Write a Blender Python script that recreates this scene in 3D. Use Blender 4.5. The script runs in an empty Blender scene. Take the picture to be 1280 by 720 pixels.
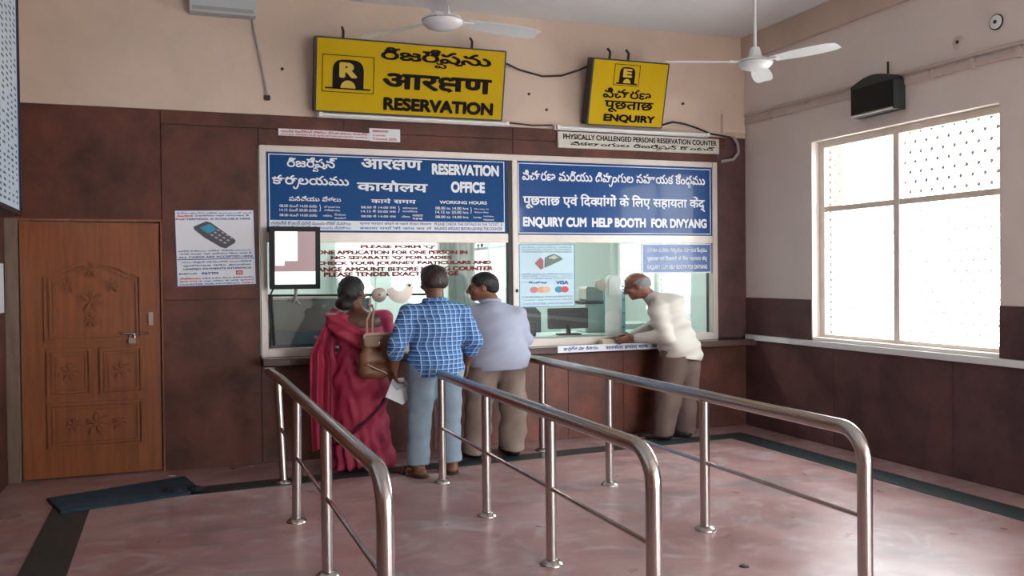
import bpy, math, random
import numpy as np
from mathutils import Matrix, Vector
random.seed(7)
SC = bpy.context.scene
COL = SC.collection

# ---------------------------------------------------------------- camera
cd = bpy.data.cameras.new('camera'); cam = bpy.data.objects.new('camera', cd); COL.objects.link(cam)
cd.sensor_width = 36.0; cd.lens = 36.0 * 1140.127 / 1280.0; cd.clip_start = 0.05; cd.clip_end = 200
yw, pt, rl = math.radians(-20.519), math.radians(-0.819), math.radians(-0.613)
Fv = Vector((-math.sin(yw) * math.cos(pt), math.cos(yw) * math.cos(pt), math.sin(pt)))
Rv = Vector((math.cos(yw), math.sin(yw), 0)); Uv = Rv.cross(Fv)
R2 = Rv * math.cos(rl) + Uv * math.sin(rl); U2 = Uv * math.cos(rl) - Rv * math.sin(rl)
M = Matrix.Identity(4)
for i in range(3):
    M[i][0], M[i][1], M[i][2] = R2[i], U2[i], -Fv[i]
M.translation = Vector((-5.65, -8.09, 1.6))
cam.matrix_world = M
SC.camera = cam

# ---------------------------------------------------------------- world, light, exposure
w = bpy.data.worlds.new('sky'); SC.world = w; w.use_nodes = True
bg = w.node_tree.nodes['Background']
bg.inputs[0].default_value = (0.93, 0.97, 1.0, 1); bg.inputs[1].default_value = 9.0
vs = SC.view_settings
vs.view_transform = 'Standard'; vs.look = 'None'; vs.gamma = 1.0; vs.use_curve_mapping = False
vs.exposure = 0.82

def portal(loc, rot, sx, sy):
    l = bpy.data.lights.new('daylight_portal', 'AREA'); l.shape = 'RECTANGLE'; l.size = sx; l.size_y = sy
    l.cycles.is_portal = True
    o = bpy.data.objects.new('daylight_portal', l); COL.objects.link(o); o.location = loc; o.rotation_euler = rot
H = math.pi / 2
portal((0.12, -2.09, 1.9), (0, H, 0), 1.8, 2.05)       # right window, facing -x
portal((0.12, -8.0, 1.7), (0, H, 0), 2.2, 3.0)         # second right window behind the camera
portal((-1.4, -10.55, 1.45), (H, 0, 0), 2.2, 2.7)     # entrance behind the camera

# ---------------------------------------------------------------- materials
def mat(name, col, rough=0.6, metal=0.0, var=0.0, vscale=4.0, bump=0.0, bscale=40.0, coat=0.0, col2=None, emis=None, spec=0.5, stretch=None):
    m = bpy.data.materials.new(name); m.use_nodes = True
    nt = m.node_tree; b = nt.nodes['Principled BSDF']
    b.inputs['Base Color'].default_value = (*col, 1); b.inputs['Roughness'].default_value = rough
    b.inputs['Metallic'].default_value = metal; b.inputs['Specular IOR Level'].default_value = spec
    if coat: b.inputs['Coat Weight'].default_value = coat; b.inputs['Coat Roughness'].default_value = 0.06
    if emis: b.inputs['Emission Color'].default_value = (*emis[0], 1); b.inputs['Emission Strength'].default_value = emis[1]
    if var or bump:
        tc = nt.nodes.new('ShaderNodeTexCoord'); mp = nt.nodes.new('ShaderNodeMapping')
        nt.links.new(tc.outputs['Object'], mp.inputs[0])
        if stretch: mp.inputs['Scale'].default_value = stretch
    if var:
        n = nt.nodes.new('ShaderNodeTexNoise'); n.inputs['Scale'].default_value = vscale; n.inputs['Detail'].default_value = 7; n.inputs['Roughness'].default_value = 0.65
        nt.links.new(mp.outputs[0], n.inputs['Vector'])
        r = nt.nodes.new('ShaderNodeValToRGB'); r.color_ramp.elements[0].position = 0.3; r.color_ramp.elements[1].position = 0.7
        c2 = col2 or tuple(c * (1 - var) for c in col)
        r.color_ramp.elements[0].color = (*c2, 1); r.color_ramp.elements[1].color = (*[min(1, c * (1 + var * .4)) for c in col], 1)
        nt.links.new(n.outputs['Fac'], r.inputs[0]); nt.links.new(r.outputs[0], b.inputs['Base Color'])
    if bump:
        n2 = nt.nodes.new('ShaderNodeTexNoise'); n2.inputs['Scale'].default_value = bscale; n2.inputs['Detail'].default_value = 4
        nt.links.new(mp.outputs[0], n2.inputs['Vector'])
        bp = nt.nodes.new('ShaderNodeBump'); bp.inputs['Strength'].default_value = bump; bp.inputs['Distance'].default_value = 0.02
        nt.links.new(n2.outputs['Fac'], bp.inputs['Height']); nt.links.new(bp.outputs[0], b.inputs['Normal'])
    return m

PEACH = mat('peach_plaster', (0.66, 0.52, 0.42), 0.8, var=0.13, vscale=1.3, bump=0.08, bscale=12, spec=0.2)
PINKWALL = mat('pink_plaster', (0.78, 0.69, 0.64), 0.75, var=0.08, vscale=1.0, bump=0.06, bscale=10, spec=0.25)
CEIL = mat('white_ceiling', (0.78, 0.79, 0.80), 0.9, var=0.06, vscale=1.0, spec=0.1)
GRAN = mat('red_granite', (0.135, 0.046, 0.030), 0.5, var=0.55, vscale=2.2, bump=0.04, bscale=60, spec=0.25, col2=(0.050, 0.022, 0.016))
GRAN2 = mat('red_granite_counter', (0.18, 0.05, 0.028), 0.4, var=0.5, vscale=4.0, bump=0.03, bscale=60, col2=(0.07, 0.028, 0.02))
GRAN3 = mat('dark_granite', (0.125, 0.058, 0.056), 0.42, var=0.45, vscale=2.6, bump=0.03, bscale=60, spec=.3, col2=(0.060, 0.033, 0.035))
LEDGE = mat('brown_stone_ledge', (0.10, 0.06, 0.05), 0.22, var=0.4, vscale=8, stretch=(1, 6, 20))
STRIPE = mat('green_black_stone', (0.026, 0.043, 0.044), 0.42, var=0.3, vscale=10)
ALU = mat('brushed_aluminium', (0.56, 0.50, 0.45), 0.4, metal=0.35, var=0.1, vscale=6)
STEEL = mat('stainless_steel', (0.53, 0.49, 0.46), 0.24, metal=1.0, bump=0.02, bscale=300, stretch=(1, 1, .05))
WHITE = mat('white_plastic', (0.80, 0.80, 0.79), 0.4)
WHITEM = mat('white_enamel', (0.78, 0.80, 0.80), 0.35, coat=0.2)
BLACK = mat('black_plastic', (0.010, 0.010, 0.011), 0.5, spec=.25)
DARK = mat('dark_metal', (0.03, 0.026, 0.025), 0.5, metal=0.3)
YEL = mat('yellow_sign_face', (0.56, 0.37, 0.002), 0.6, var=0.06, vscale=3, spec=.12)
YELTXT = mat('yellow_vinyl', (0.58, 0.38, 0.006), 0.5)
INK = mat('black_vinyl', (0.010, 0.007, 0.006), 0.7, spec=.12)
BLUE = mat('blue_sign_face', (0.0015, 0.062, 0.215), 0.45, var=0.05, vscale=2, spec=.15)
BLUEG = mat('glossy_blue_sign_face', (0.0015, 0.060, 0.235), 0.3, var=0.05, vscale=2, spec=.25, coat=0.22)
WTXT = mat('white_vinyl', (0.80, 0.84, 0.88), 0.45)
CREAMSIGN = mat('cream_board', (0.62, 0.60, 0.53), 0.5, var=0.1, vscale=5)
REDTXT = mat('red_vinyl', (0.20, 0.018, 0.018), 0.6, spec=.2)
REDP = mat('red_print', (0.55, 0.06, 0.05), 0.5)
BLUEP = mat('blue_print', (0.03, 0.07, 0.30), 0.5)
BLUE_PALE = mat('faded_blue_board', (0.06, 0.13, 0.36), 0.35, coat=0.3)
PAPER = mat('white_paper', (0.78, 0.80, 0.84), 0.6)
CYANP = mat('pale_cyan_paper', (0.55, 0.74, 0.82), 0.5)
DOORW = mat('varnished_teak', (0.27, 0.078, 0.020), 0.42, var=0.35, vscale=3, stretch=(8, 8, 0.6), bump=0.05, bscale=20, coat=0.15)
JAMB = mat('weathered_wood', (0.20, 0.135, 0.09), 0.6, var=0.3, vscale=4, stretch=(6, 6, 0.7))
MATB = mat('blue_doormat', (0.022, 0.055, 0.085), 0.95, var=0.5, vscale=8, bump=0.6, bscale=150)
CREAMF = mat('cream_window_paint', (0.78, 0.70, 0.60), 0.5, var=0.1, vscale=5)
FANM = mat('fan_enamel', (0.72, 0.74, 0.74), 0.3, coat=0.2)
CABLE = mat('dark_cable', (0.03, 0.025, 0.022), 0.6)
CABLEG = mat('grey_cable', (0.35, 0.33, 0.31), 0.6)
CONDUIT = mat('painted_conduit', (0.60, 0.49, 0.43), 0.6, var=0.1)
SPK = mat('dark_green_case', (0.022, 0.032, 0.030), 0.5, var=0.3, vscale=9)
OFFW = mat('pale_office_wall', (0.62, 0.68, 0.64), 0.7, var=0.06, vscale=2)
OFFG = mat('grey_green_panel', (0.20, 0.235, 0.215), 0.6, var=0.15, vscale=5)
OFFB = mat('teal_bench', (0.07, 0.14, 0.17), 0.35, var=0.3, vscale=5)
OFFP = mat('pale_green_steel', (0.50, 0.60, 0.55), 0.4)
CONC = mat('outdoor_concrete', (0.6, 0.58, 0.55), 0.9)
BRICKRED = mat('red_painted_post', (0.65, 0.10, 0.06), 0.6)
BEIGE = mat('beige_disc', (0.50, 0.43, 0.37), 0.35, metal=0.3)

def floor_mat():
    m = mat('pink_polished_floor', (0.36, 0.16, 0.135), 0.3)
    nt = m.node_tree; b = nt.nodes['Principled BSDF']; L = nt.links.new
    tc = nt.nodes.new('ShaderNodeTexCoord')
    def noise(sc, det=6, dist=0.0, vec=None):
        n = nt.nodes.new('ShaderNodeTexNoise'); n.inputs['Scale'].default_value = sc; n.inputs['Detail'].default_value = det
        n.inputs['Distortion'].default_value = dist; L(tc.outputs['Object'], n.inputs['Vector']); return n
    def ramp(src, a, c, c0, c1):
        r = nt.nodes.new('ShaderNodeValToRGB'); r.color_ramp.elements[0].position = a; r.color_ramp.elements[1].position = c
        r.color_ramp.elements[0].color = c0; r.color_ramp.elements[1].color = c1; L(src.outputs['Fac'], r.inputs[0]); return r
    base = ramp(noise(1.6, 8, 0.4), 0.3, 0.7, (0.30, 0.160, 0.150, 1), (0.43, 0.27, 0.255, 1))
    def mix(a, f, colr, amt=1.0):
        mx = nt.nodes.new('ShaderNodeMix'); mx.data_type = 'RGBA'; L(f.outputs[0], mx.inputs[0]); L(a, mx.inputs[6]); mx.inputs[7].default_value = colr; return mx.outputs[2]
    f1 = ramp(noise(1.3, 9, 1.6), 0.54, 0.80, (0, 0, 0, 1), (0.7, 0.7, 0.7, 1))
    f2 = ramp(noise(2.3, 10, 2.2), 0.52, 0.82, (0, 0, 0, 1), (0.8, 0.8, 0.8, 1))
    c = mix(base.outputs[0], f1, (0.15, 0.165, 0.17, 1))
    c = mix(c, f2, (0.50, 0.44, 0.45, 1))
    ms = nt.nodes.new('ShaderNodeMapping'); ms.inputs['Rotation'].default_value = (0, 0, .5); ms.inputs['Scale'].default_value = (1.0, 5.0, 1); L(tc.outputs['Object'], ms.inputs[0])
    n3 = noise(1.7, 8, 1.0); nt.links.remove(n3.inputs['Vector'].links[0]); L(ms.outputs[0], n3.inputs['Vector'])
    f3 = ramp(n3, 0.60, 0.72, (0, 0, 0, 1), (0.55, 0.55, 0.55, 1)); c = mix(c, f3, (0.17, 0.19, 0.195, 1))
    L(c, b.inputs['Base Color'])
    rr = ramp(noise(3.0, 6, 0.5), 0.3, 0.75, (0.27,) * 3 + (1,), (0.50,) * 3 + (1,)); L(rr.outputs[0], b.inputs['Roughness'])
    bn = nt.nodes.new('ShaderNodeBump'); bn.inputs['Strength'].default_value = 0.05; bn.inputs['Distance'].default_value = 0.01
    L(noise(14, 4).outputs['Fac'], bn.inputs['Height']); L(bn.outputs[0], b.inputs['Normal'])
    return m
FLOOR = floor_mat()

def glass_mat(name, tint=(1, 1, 1), refl=2.0, rough=0.0, haze=0.0):
    m = bpy.data.materials.new(name); m.use_nodes = True; nt = m.node_tree; nt.nodes.clear(); L = nt.links.new
    out = nt.nodes.new('ShaderNodeOutputMaterial'); tr = nt.nodes.new('ShaderNodeBsdfTransparent'); tr.inputs[0].default_value = (*tint, 1)
    gl = nt.nodes.new('ShaderNodeBsdfGlossy'); gl.inputs['Roughness'].default_value = rough
    fr = nt.nodes.new('ShaderNodeFresnel'); ge = nt.nodes.new('ShaderNodeNewGeometry'); mi = nt.nodes.new('ShaderNodeMix'); mi.inputs[2].default_value = 1.5; mi.inputs[3].default_value = 1 / 1.5; L(ge.outputs['Backfacing'], mi.inputs[0]); L(mi.outputs[0], fr.inputs[0])
    ml = nt.nodes.new('ShaderNodeMath'); ml.operation = 'MULTIPLY'; ml.inputs[1].default_value = refl; ml.use_clamp = True
    mx = nt.nodes.new('ShaderNodeMixShader'); L(fr.outputs[0], ml.inputs[0]); L(ml.outputs[0], mx.inputs[0]); L(gl.outputs[0], mx.inputs[2])
    if haze:
        df = nt.nodes.new('ShaderNodeBsdfDiffuse'); df.inputs[0].default_value = (0.8, 0.82, 0.82, 1)
        m2 = nt.nodes.new('ShaderNodeMixShader'); m2.inputs[0].default_value = haze; L(tr.outputs[0], m2.inputs[1]); L(df.outputs[0], m2.inputs[2]); L(m2.outputs[0], mx.inputs[1])
    else: L(tr.outputs[0], mx.inputs[1])
    L(mx.outputs[0], out.inputs[0]); return m
GLASS = glass_mat('counter_glass', (0.95, 0.98, 0.965), 1.25, haze=0.012)
WGLASS = glass_mat('window_glass', (0.97, 0.98, 0.98), 1.0)

# ---------------------------------------------------------------- mesh builder
class MB:
    def __init__(s): s.v = []; s.f = []
    def add(s, V, Fs):
        o = len(s.v); s.v += [tuple(map(float, p)) for p in V]; s.f += [tuple(i + o for i in f) for f in Fs]; return s
    def box(s, x0, x1, y0, y1, z0, z1):
        V = [(x, y, z) for x in (x0, x1) for y in (y0, y1) for z in (z0, z1)]
        return s.add(V, [(0, 1, 3, 2), (4, 6, 7, 5), (0, 4, 5, 1), (2, 3, 7, 6), (0, 2, 6, 4), (1, 5, 7, 3)])
    def bevbox(s, x0, x1, y0, y1, z0, z1, b=0.01, axis='y'):
        # octagonal-corner prism along axis
        def oct(a0, a1, c0, c1): return [(a0 + b, c0), (a1 - b, c0), (a1, c0 + b), (a1, c1 - b), (a1 - b, c1), (a0 + b, c1), (a0, c1 - b), (a0, c0 + b)]
        if axis == 'y': P = oct(x0, x1, z0, z1); V = [(a, y0, c) for a, c in P] + [(a, y1, c) for a, c in P]
        elif axis == 'z': P = oct(x0, x1, y0, y1); V = [(a, c, z0) for a, c in P] + [(a, c, z1) for a, c in P]
        else: P = oct(y0, y1, z0, z1); V = [(x0, a, c) for a, c in P] + [(x1, a, c) for a, c in P]
        n = 8
        return s.add(V, [tuple(range(n))[::-1], tuple(range(n, 2 * n))] + [(i, (i + 1) % n, n + (i + 1) % n, n + i) for i in range(n)])
    def tube(s, pts, r, n=10, caps=True):
        pts = [Vector(p) for p in pts]; rs = r if isinstance(r, (list, tuple)) else [r] * len(pts)
        up = None; rings = []
        for i, p in enumerate(pts):
            d = (pts[min(i + 1, len(pts) - 1)] - pts[max(i - 1, 0)]).normalized()
            if up is None: a = Vector((0, 0, 1)) if abs(d.z) < .9 else Vector((1, 0, 0)); up = (a - d * a.dot(d)).normalized()
            else: up = (up - d * up.dot(d)).normalized()
            q = d.cross(up)
            rings.append([p + (up * math.cos(t) + q * math.sin(t)) * rs[i] for t in [2 * math.pi * k / n for k in range(n)]])
        V = [p for rg in rings for p in rg]; Fs = []
        for i in range(len(rings) - 1):
            for k in range(n): Fs.append((i * n + k, i * n + (k + 1) % n, (i + 1) * n + (k + 1) % n, (i + 1) * n + k))
        if caps: Fs += [tuple(range(n))[::-1], tuple(range((len(rings) - 1) * n, len(rings) * n))]
        return s.add(V, Fs)
    def lathe(s, prof, n=24, c=(0, 0, 0), axis='z'):
        V = []; Fs = []
        for r, z in prof:
            for k in range(n):
                t = 2 * math.pi * k / n; a, b_ = r * math.cos(t), r * math.sin(t)
                p = (a, b_, z) if axis == 'z' else ((a, z, b_) if axis == 'y' else (z, a, b_))
                V.append((p[0] + c[0], p[1] + c[1], p[2] + c[2]))
        for i in range(len(prof) - 1):
            for k in range(n): Fs.append((i * n + k, i * n + (k + 1) % n, (i + 1) * n + (k + 1) % n, (i + 1) * n + k))
        Fs += [tuple(range(n))[::-1], tuple(range((len(prof) - 1) * n, len(prof) * n))]
        return s.add(V, Fs)
    def prism(s, P, y0, y1):     # polygon in x,z extruded along y
        n = len(P); V = [(a, y0, c) for a, c in P] + [(a, y1, c) for a, c in P]
        return s.add(V, [tuple(range(n)), tuple(range(n, 2 * n))[::-1]] + [(i, n + i, n + (i + 1) % n, (i + 1) % n) for i in range(n)])
    def ring(s, P, Q, y0, y1):   # frame between two same-length loops
        n = len(P)
        V = [(a, y0, c) for a, c in P] + [(a, y0, c) for a, c in Q] + [(a, y1, c) for a, c in P] + [(a, y1, c) for a, c in Q]
        Fs = []
        for i in range(n):
            j = (i + 1) % n
            Fs += [(i, j, n + j, n + i), (2 * n + i, 3 * n + i, 3 * n + j, 2 * n + j), (i, 2 * n + i, 2 * n + j, j), (n + i, n + j, 3 * n + j, 3 * n + i)]
        return s.add(V, Fs)
    def frame(s, x0, x1, z0, z1, t, y0, y1):
        return s.ring([(x0, z0), (x1, z0), (x1, z1), (x0, z1)], [(x0 + t, z0 + t), (x1 - t, z0 + t), (x1 - t, z1 - t), (x0 + t, z1 - t)], y0, y1)
    def build(s, name, m, parent=None, smooth=False, bevel=0.0):
        me = bpy.data.meshes.new(name); me.from_pydata(s.v, [], s.f); me.update()
        import bmesh
        bm = bmesh.new(); bm.from_mesh(me); bmesh.ops.recalc_face_normals(bm, faces=bm.faces)
        if bevel: bmesh.ops.bevel(bm, geom=[e for e in bm.edges if len(e.link_faces) == 2 and e.calc_face_angle(0) > .6], offset=bevel, segments=2, affect='EDGES')
        bm.to_mesh(me); bm.free()
        me.materials.append(m)
        if smooth:
            me.polygons.foreach_set('use_smooth', [True] * len(me.polygons))
            try: me.set_sharp_from_angle(angle=math.radians(40))
            except Exception: pass
        o = bpy.data.objects.new(name, me); COL.objects.link(o)
        if parent: o.parent = parent
        return o
def box(name, m, x0, x1, y0, y1, z0, z1, parent=None, bevel=0.0): return MB().box(x0, x1, y0, y1, z0, z1).build(name, m, parent, bevel=bevel)
def tag(o, label, cat, group=None):
    o['label'] = label; o['category'] = cat
    if group: o['group'] = group
    return o
def struct(o): o['kind'] = 'structure'; return o
def empty(name, loc=(0, 0, 0), rot=(0, 0, 0)):
    o = bpy.data.objects.new(name, None); COL.objects.link(o); o.location = loc; o.rotation_euler = rot; o.empty_display_size = .1; return o
def dup(o, parent=None):
    c = o.copy(); COL.objects.link(c); c.parent = parent
    for ch in list(o.children): dup(ch, c)
    return c

# ---------------------------------------------------------------- lettering (built-in font, shaped by hand where scripts need it)
_tc = {}
def glyphs(txt, wt):
    k = (txt, wt)
    if wt:
        if k in _tc: return _tc[k]
        V, Fs = glyphs(txt, 0); n = len(V); nn = 8 if wt > .018 else 4; VV = []; FF = []
        for q in range(nn):
            t = 2 * math.pi * (q + .5) / nn; VV.append(V + np.array([math.cos(t) * wt, math.sin(t) * wt, q * .00025])); FF += [tuple(i + q * n for i in f) for f in Fs]
        _tc[k] = (np.concatenate(VV) if n else V, FF); return _tc[k]
    if k in _tc: return _tc[k]
    cu = bpy.data.curves.new('t', 'FONT'); cu.body = txt; cu.size = 1.0; cu.resolution_u = 12
    ob = bpy.data.objects.new('t', cu); COL.objects.link(ob)
    me = bpy.data.meshes.new_from_object(ob)
    V = np.array([v.co[:3] for v in me.vertices]) if len(me.vertices) else np.zeros((0, 3))
    Fs = [tuple(p.vertices) for p in me.polygons]
    par = list(range(len(V)))                      # overlapping strokes get a hair of depth each, as layered vinyl
    def root(a):
        while par[a] != a: par[a] = par[par[a]]; a = par[a]
        return a
    for p in Fs:
        for a in p[1:]: par[root(a)] = root(p[0])
    ids = {}
    for i in range(len(V)): V[i, 2] = (ids.setdefault(root(i), len(ids)) % 4) * .00006
    bpy.data.objects.remove(ob); bpy.data.curves.remove(cu); bpy.data.meshes.remove(me)
    _tc[k] = (V, Fs); return _tc[k]
def adv(txt):
    return glyphs(txt + '|', 0)[0][:, 0].max() - glyphs('|', 0)[0][:, 0].max()
def ribbon(pts, wd):
    V = []; Fs = []; P = [Vector(p) for p in pts]
    for i, p in enumerate(P):
        d = (P[min(i + 1, len(P) - 1)] - P[max(i - 1, 0)]).normalized(); n = Vector((-d.y, d.x)) * wd / 2
        V += [tuple(p + n), tuple(p - n)]
    for i in range(len(P) - 1): Fs.append((2 * i, 2 * i + 1, 2 * i + 3, 2 * i + 2))
    return np.column_stack([np.array(V), np.zeros(len(V))]), Fs
def arc(cx, cy, rx, ry, a0, a1, n=10):
    return [(cx + rx * math.cos(math.radians(a0 + (a1 - a0) * i / n)), cy + ry * math.sin(math.radians(a0 + (a1 - a0) * i / n))) for i in range(n + 1)]
def compose(spec, wt):
    """spec: list of runs; a str advances the pen, ('s', dx, dy, scale, ch) overlays at the pen, ('k', dx) kerns, ('x',) draws ksha, ('r',) draws reph"""
    if isinstance(spec, str): spec = [spec]
    pen = 0.0; VV = []; FF = []; n = 0
    def put(V, Fs, dx, dy, sc, depth=0.0):
        nonlocal n
        if len(V) == 0: return
        VV.append(np.column_stack([V[:, :2] * sc + np.array([dx, dy]), V[:, 2] + depth])); FF.extend([tuple(i + n for i in f) for f in Fs]); n += len(V)
    for t in spec:
        if isinstance(t, str):
            put(*glyphs(t, wt), pen, 0, 1); pen += adv(t)
        elif t[0] == 's': put(*glyphs(t[4], wt), pen + t[1], t[2], t[3], .00012)
        elif t[0] == 'k': pen += t[1]
        elif t[0] == 'x':
            wd = .075 + 2 * wt; dd = 0.0
            for st in ([(.36, .585), (.70, .585)], [(.55, .62), (.55, 0)], arc(.23, .44, .145, .13, 10, 285), arc(.24, .185, .13, .12, 95, 250) + [(.30, .06), (.36, -.03)], [(.24, .31), (.40, .305), (.57, .30)]):
                dd += .00008; put(*ribbon(st, wd), pen, 0, 1, dd)
            pen += .70
        elif t[0] == 'y': put(*ribbon([(.10, .42), (.06, .15), (.0, -.12), (-.06, -.27)] + arc(-.17, -.26, .11, .09, -10, -230, 8), .06 + 2 * wt), pen + t[1], 0, 1, .0001)
        elif t[0] == 'r': put(*ribbon(arc(-.06, .78, .11, .12, 130, 300), .07 + 2 * wt), pen + t[1], 0, 1, .0001)
    return np.concatenate(VV), FF
def lettering(lines, m, parent, y=0.0, name='lettering', flip=False):
    """lines: (spec, x0, x1, z0, z1, weight[, keep]) -> one flat mesh in the x,z plane of the parent"""
    V = []; Fs = []; n = 0
    for L in lines:
        spec, x0, x1, z0, z1, wt = L[:6]
        P, F_ = compose(spec, wt); a = P.min(0); b = P.max(0)
        sx = (x1 - x0) / (b[0] - a[0]); sz = (z1 - z0) / (b[1] - a[1])
        for p in P: V.append((x0 + (p[0] - a[0]) * sx, y - p[2], z0 + (p[1] - a[1]) * sz))
        Fs += [tuple(i + n for i in f) for f in F_]; n += len(P)
    me = bpy.data.meshes.new(name); me.from_pydata(V, [], Fs); me.materials.append(m)
    o = bpy.data.objects.new(name, me); COL.objects.link(o); o.parent = parent; return o

TEL_RES = ['రిజరే', ('s', -.16, -.36, .58, 'వ'), 'షను']
TEL_RES2 = ['రిజరే', ('s', -.16, -.36, .58, 'వ'), 'షన్']
TEL_OFF = ['కారా', ('y', 0), 'లయము']
TEL_ENQ = ['విచారణ']
TEL_HELP = ['విచారణ మరియు దివా', ('y', 0), 'ంగుల సహాయక కేంద', ('s', -.45, -.28, .5, 'ర'), 'ము']
TEL_PH = ['వికలాంగుల రిజరే', ('s', -.16, -.36, .58, 'వ'), 'షన్ కౌంటర్']
TEL_TIME = ['పనిచేయు వేళలు']
HIN_RES = ['आर', ('x',), 'ण']
HIN_OFF = ['काया', ('r', -.12), 'लय']
HIN_TIME = ['काय', ('r', -.02), ' समय']
HIN_ENQ = ['पूछताछ']
HIN_HELP = ['पूछताछ एवं िदव', ('k', -.13), 'यांगों के िलए सहायता केंद', ('s', -.12, -.05, 1.0, '्')]
HIN_SAFE = ['सतक', ('r', -.02), 'ता हमारा साथ']

# ================================================================= STRUCTURE
fl = struct(box('floor', FLOOR, -6.95, 0.15, -10.5, 0.2, -0.1, 0.0))
of = struct(box('floor', OFFW, -6.95, 0.4, 0.2, 3.4, -0.1, 0.0))
def strip(name, quad, z=0.003):
    return struct(MB().add([(x, y, 0.0) for x, y in quad] + [(x, y, z) for x, y in quad], [(0, 1, 2, 3), (4, 5, 6, 7), (0, 1, 5, 4), (1, 2, 6, 5), (2, 3, 7, 6), (3, 0, 4, 7)]).build(name, STRIPE))
strip('trim_1', [(-.60, -6.5), (-.34, -6.5), (-.33, -.36), (-.60, -.60)])
strip('trim_2', [(-6.2, -1.02), (-.60, -.60), (-.33, -.36), (-6.45, -.78)])
strip('trim_3', [(-6.45, -6.5), (-6.2, -6.5), (-6.2, -1.02), (-6.45, -.78)])
struct(box('ceiling', CEIL, -6.95, 0.0, -10.5, 0.0, 4.04, 4.2))
struct(box('ceiling', CEIL, -6.95, 0.4, 0.2, 3.4, 3.05, 3.15))

# back wall: masonry with openings
wb = MB()
wb.box(-6.95, 0.0, 0.0, 0.2, 3.0, 4.2)
wl_ = MB(); wl_.box(-6.95, -6.79, 0.02, 0.2, 0, 3.0).box(-6.79, -5.71, 0.02, 0.2, 2.09, 3.0).box(-5.71, -4.93, 0.02, 0.2, 0, 3.0)
wl_.box(-4.93, -.36, 0.02, 0.2, 0, .915).box(-4.93, -.36, 0.02, 0.2, 2.735, 3.0).box(-.36, 0.0, 0.02, 0.2, 0, 3.0)
struct(wl_.build('wall_back', mat('dark_mortar', (.05, .03, .025), .9)))
wall_back = struct(wb.build('wall_back', PEACH))
def slab(x0, x1, z0, z1, m=GRAN, y0=0.0, j=0.0025):
    return MB().box(x0 + j, x1 - j, y0, 0.02, z0 + j, z1 - j).build('panel', m, wall_back, bevel=0.002)
slab(-6.87, -5.71, 2.09, 3.0)
slab(-5.71, -4.2, 2.88, 3.0, y0=-.006); slab(-4.2, -2.6, 2.88, 3.0, y0=-.006); slab(-2.6, -1.2, 2.88, 3.0, y0=-.006); slab(-1.2, -.26, 2.88, 3.0, y0=-.006)
slab(-5.71, -4.93, 1.42, 2.88); slab(-5.71, -4.93, 0, 1.42)
slab(-4.93, -2.6, 2.735, 2.88); slab(-2.6, -.36, 2.735, 2.88)
slab(-.36, 0, .93, 2.88, GRAN3); slab(-.26, 0, 2.88, 3.0, GRAN3)
xs = [-4.93, -4.15, -3.4, -2.62, -2.05, -1.45, -.85, 0]
for i in range(7): slab(xs[i], xs[i + 1], 0, .83, GRAN2 if 1 < i < 6 else GRAN)

# right wall with window opening
wr = MB()
Y0, Y1, Z0, Z1 = -3.12, -1.05, .985, 2.815
wr.box(0, .15, Y1, 0.2, 0, 4.2).box(0, .15, Y0, Y1, 0, Z0).box(0, .15, Y0, Y1, Z1, 4.2).box(0, .15, -6.5, Y0, 0, 4.2)
wr.box(0, .15, -9.5, -6.5, 0, .6).box(0, .15, -9.5, -6.5, 2.8, 4.2).box(0, .15, -10.5, -9.5, 0, 4.2)
wall_right = struct(wr.build('wall_right', PINKWALL))
def rslab(y0, y1, z0, z1, j=.002):
    MB().box(-.012, 0, y0 + j, y1 - j, z0 + j, z1 - j).build('panel', GRAN3, wall_right, bevel=.002)
for a, b in ((-1.35, -.0), (-2.7, -1.35), (-4.1, -2.7), (-5.3, -4.1), (-6.5, -5.3)): rslab(a, b, 0, .90)
rslab(-1.05, 0, .955, 1.34); rslab(-4.1, -3.12, .955, 1.34); rslab(-5.3, -4.1, .955, 1.34); rslab(-6.5, -5.3, .955, 1.34)
struct(box('trim_4', WHITEM, -.045, 0, -6.5, -.03, .902, .955, bevel=.004))
struct(box('trim_5', PEACH, -.05, 0, -10.5, 0, 3.79, 4.04, bevel=.004))
struct(box('wall_left', PEACH, -7.05, -6.87, -10.5, 0.2, 3.0, 4.2))
struct(box('wall_left', GRAN, -7.05, -6.87, -10.5, 0.0, 0, 3.0))
wf = MB().box(-6.95, -2.5, -10.7, -10.5, 0, 4.2).box(-2.5, -.3, -10.7, -10.5, 2.8, 4.2).box(-.3, .15, -10.7, -10.5, 0, 4.2)
struct(wf.build('wall_front', PINKWALL))
# office shell beyond the counter
struct(box('wall_office', OFFW, -6.95, .4, 3.2, 3.4, 0, 3.05)); struct(box('wall_office', OFFW, -6.95, -5.65, .22, .3, 0, 3.05)); struct(box('wall_office', OFFW, .15, .4, .2, 3.2, 0, 3.05)); struct(box('wall_office', OFFW, -5.75, -5.65, .2, 3.2, 0, 3.05))
# ground outside
struct(box('ground_outside', CONC, .15, 30, -30, 30, -.5, -.35)); struct(box('ground_outside', CONC, -20, .15, -30, -10.7, -.5, -.1))

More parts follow.
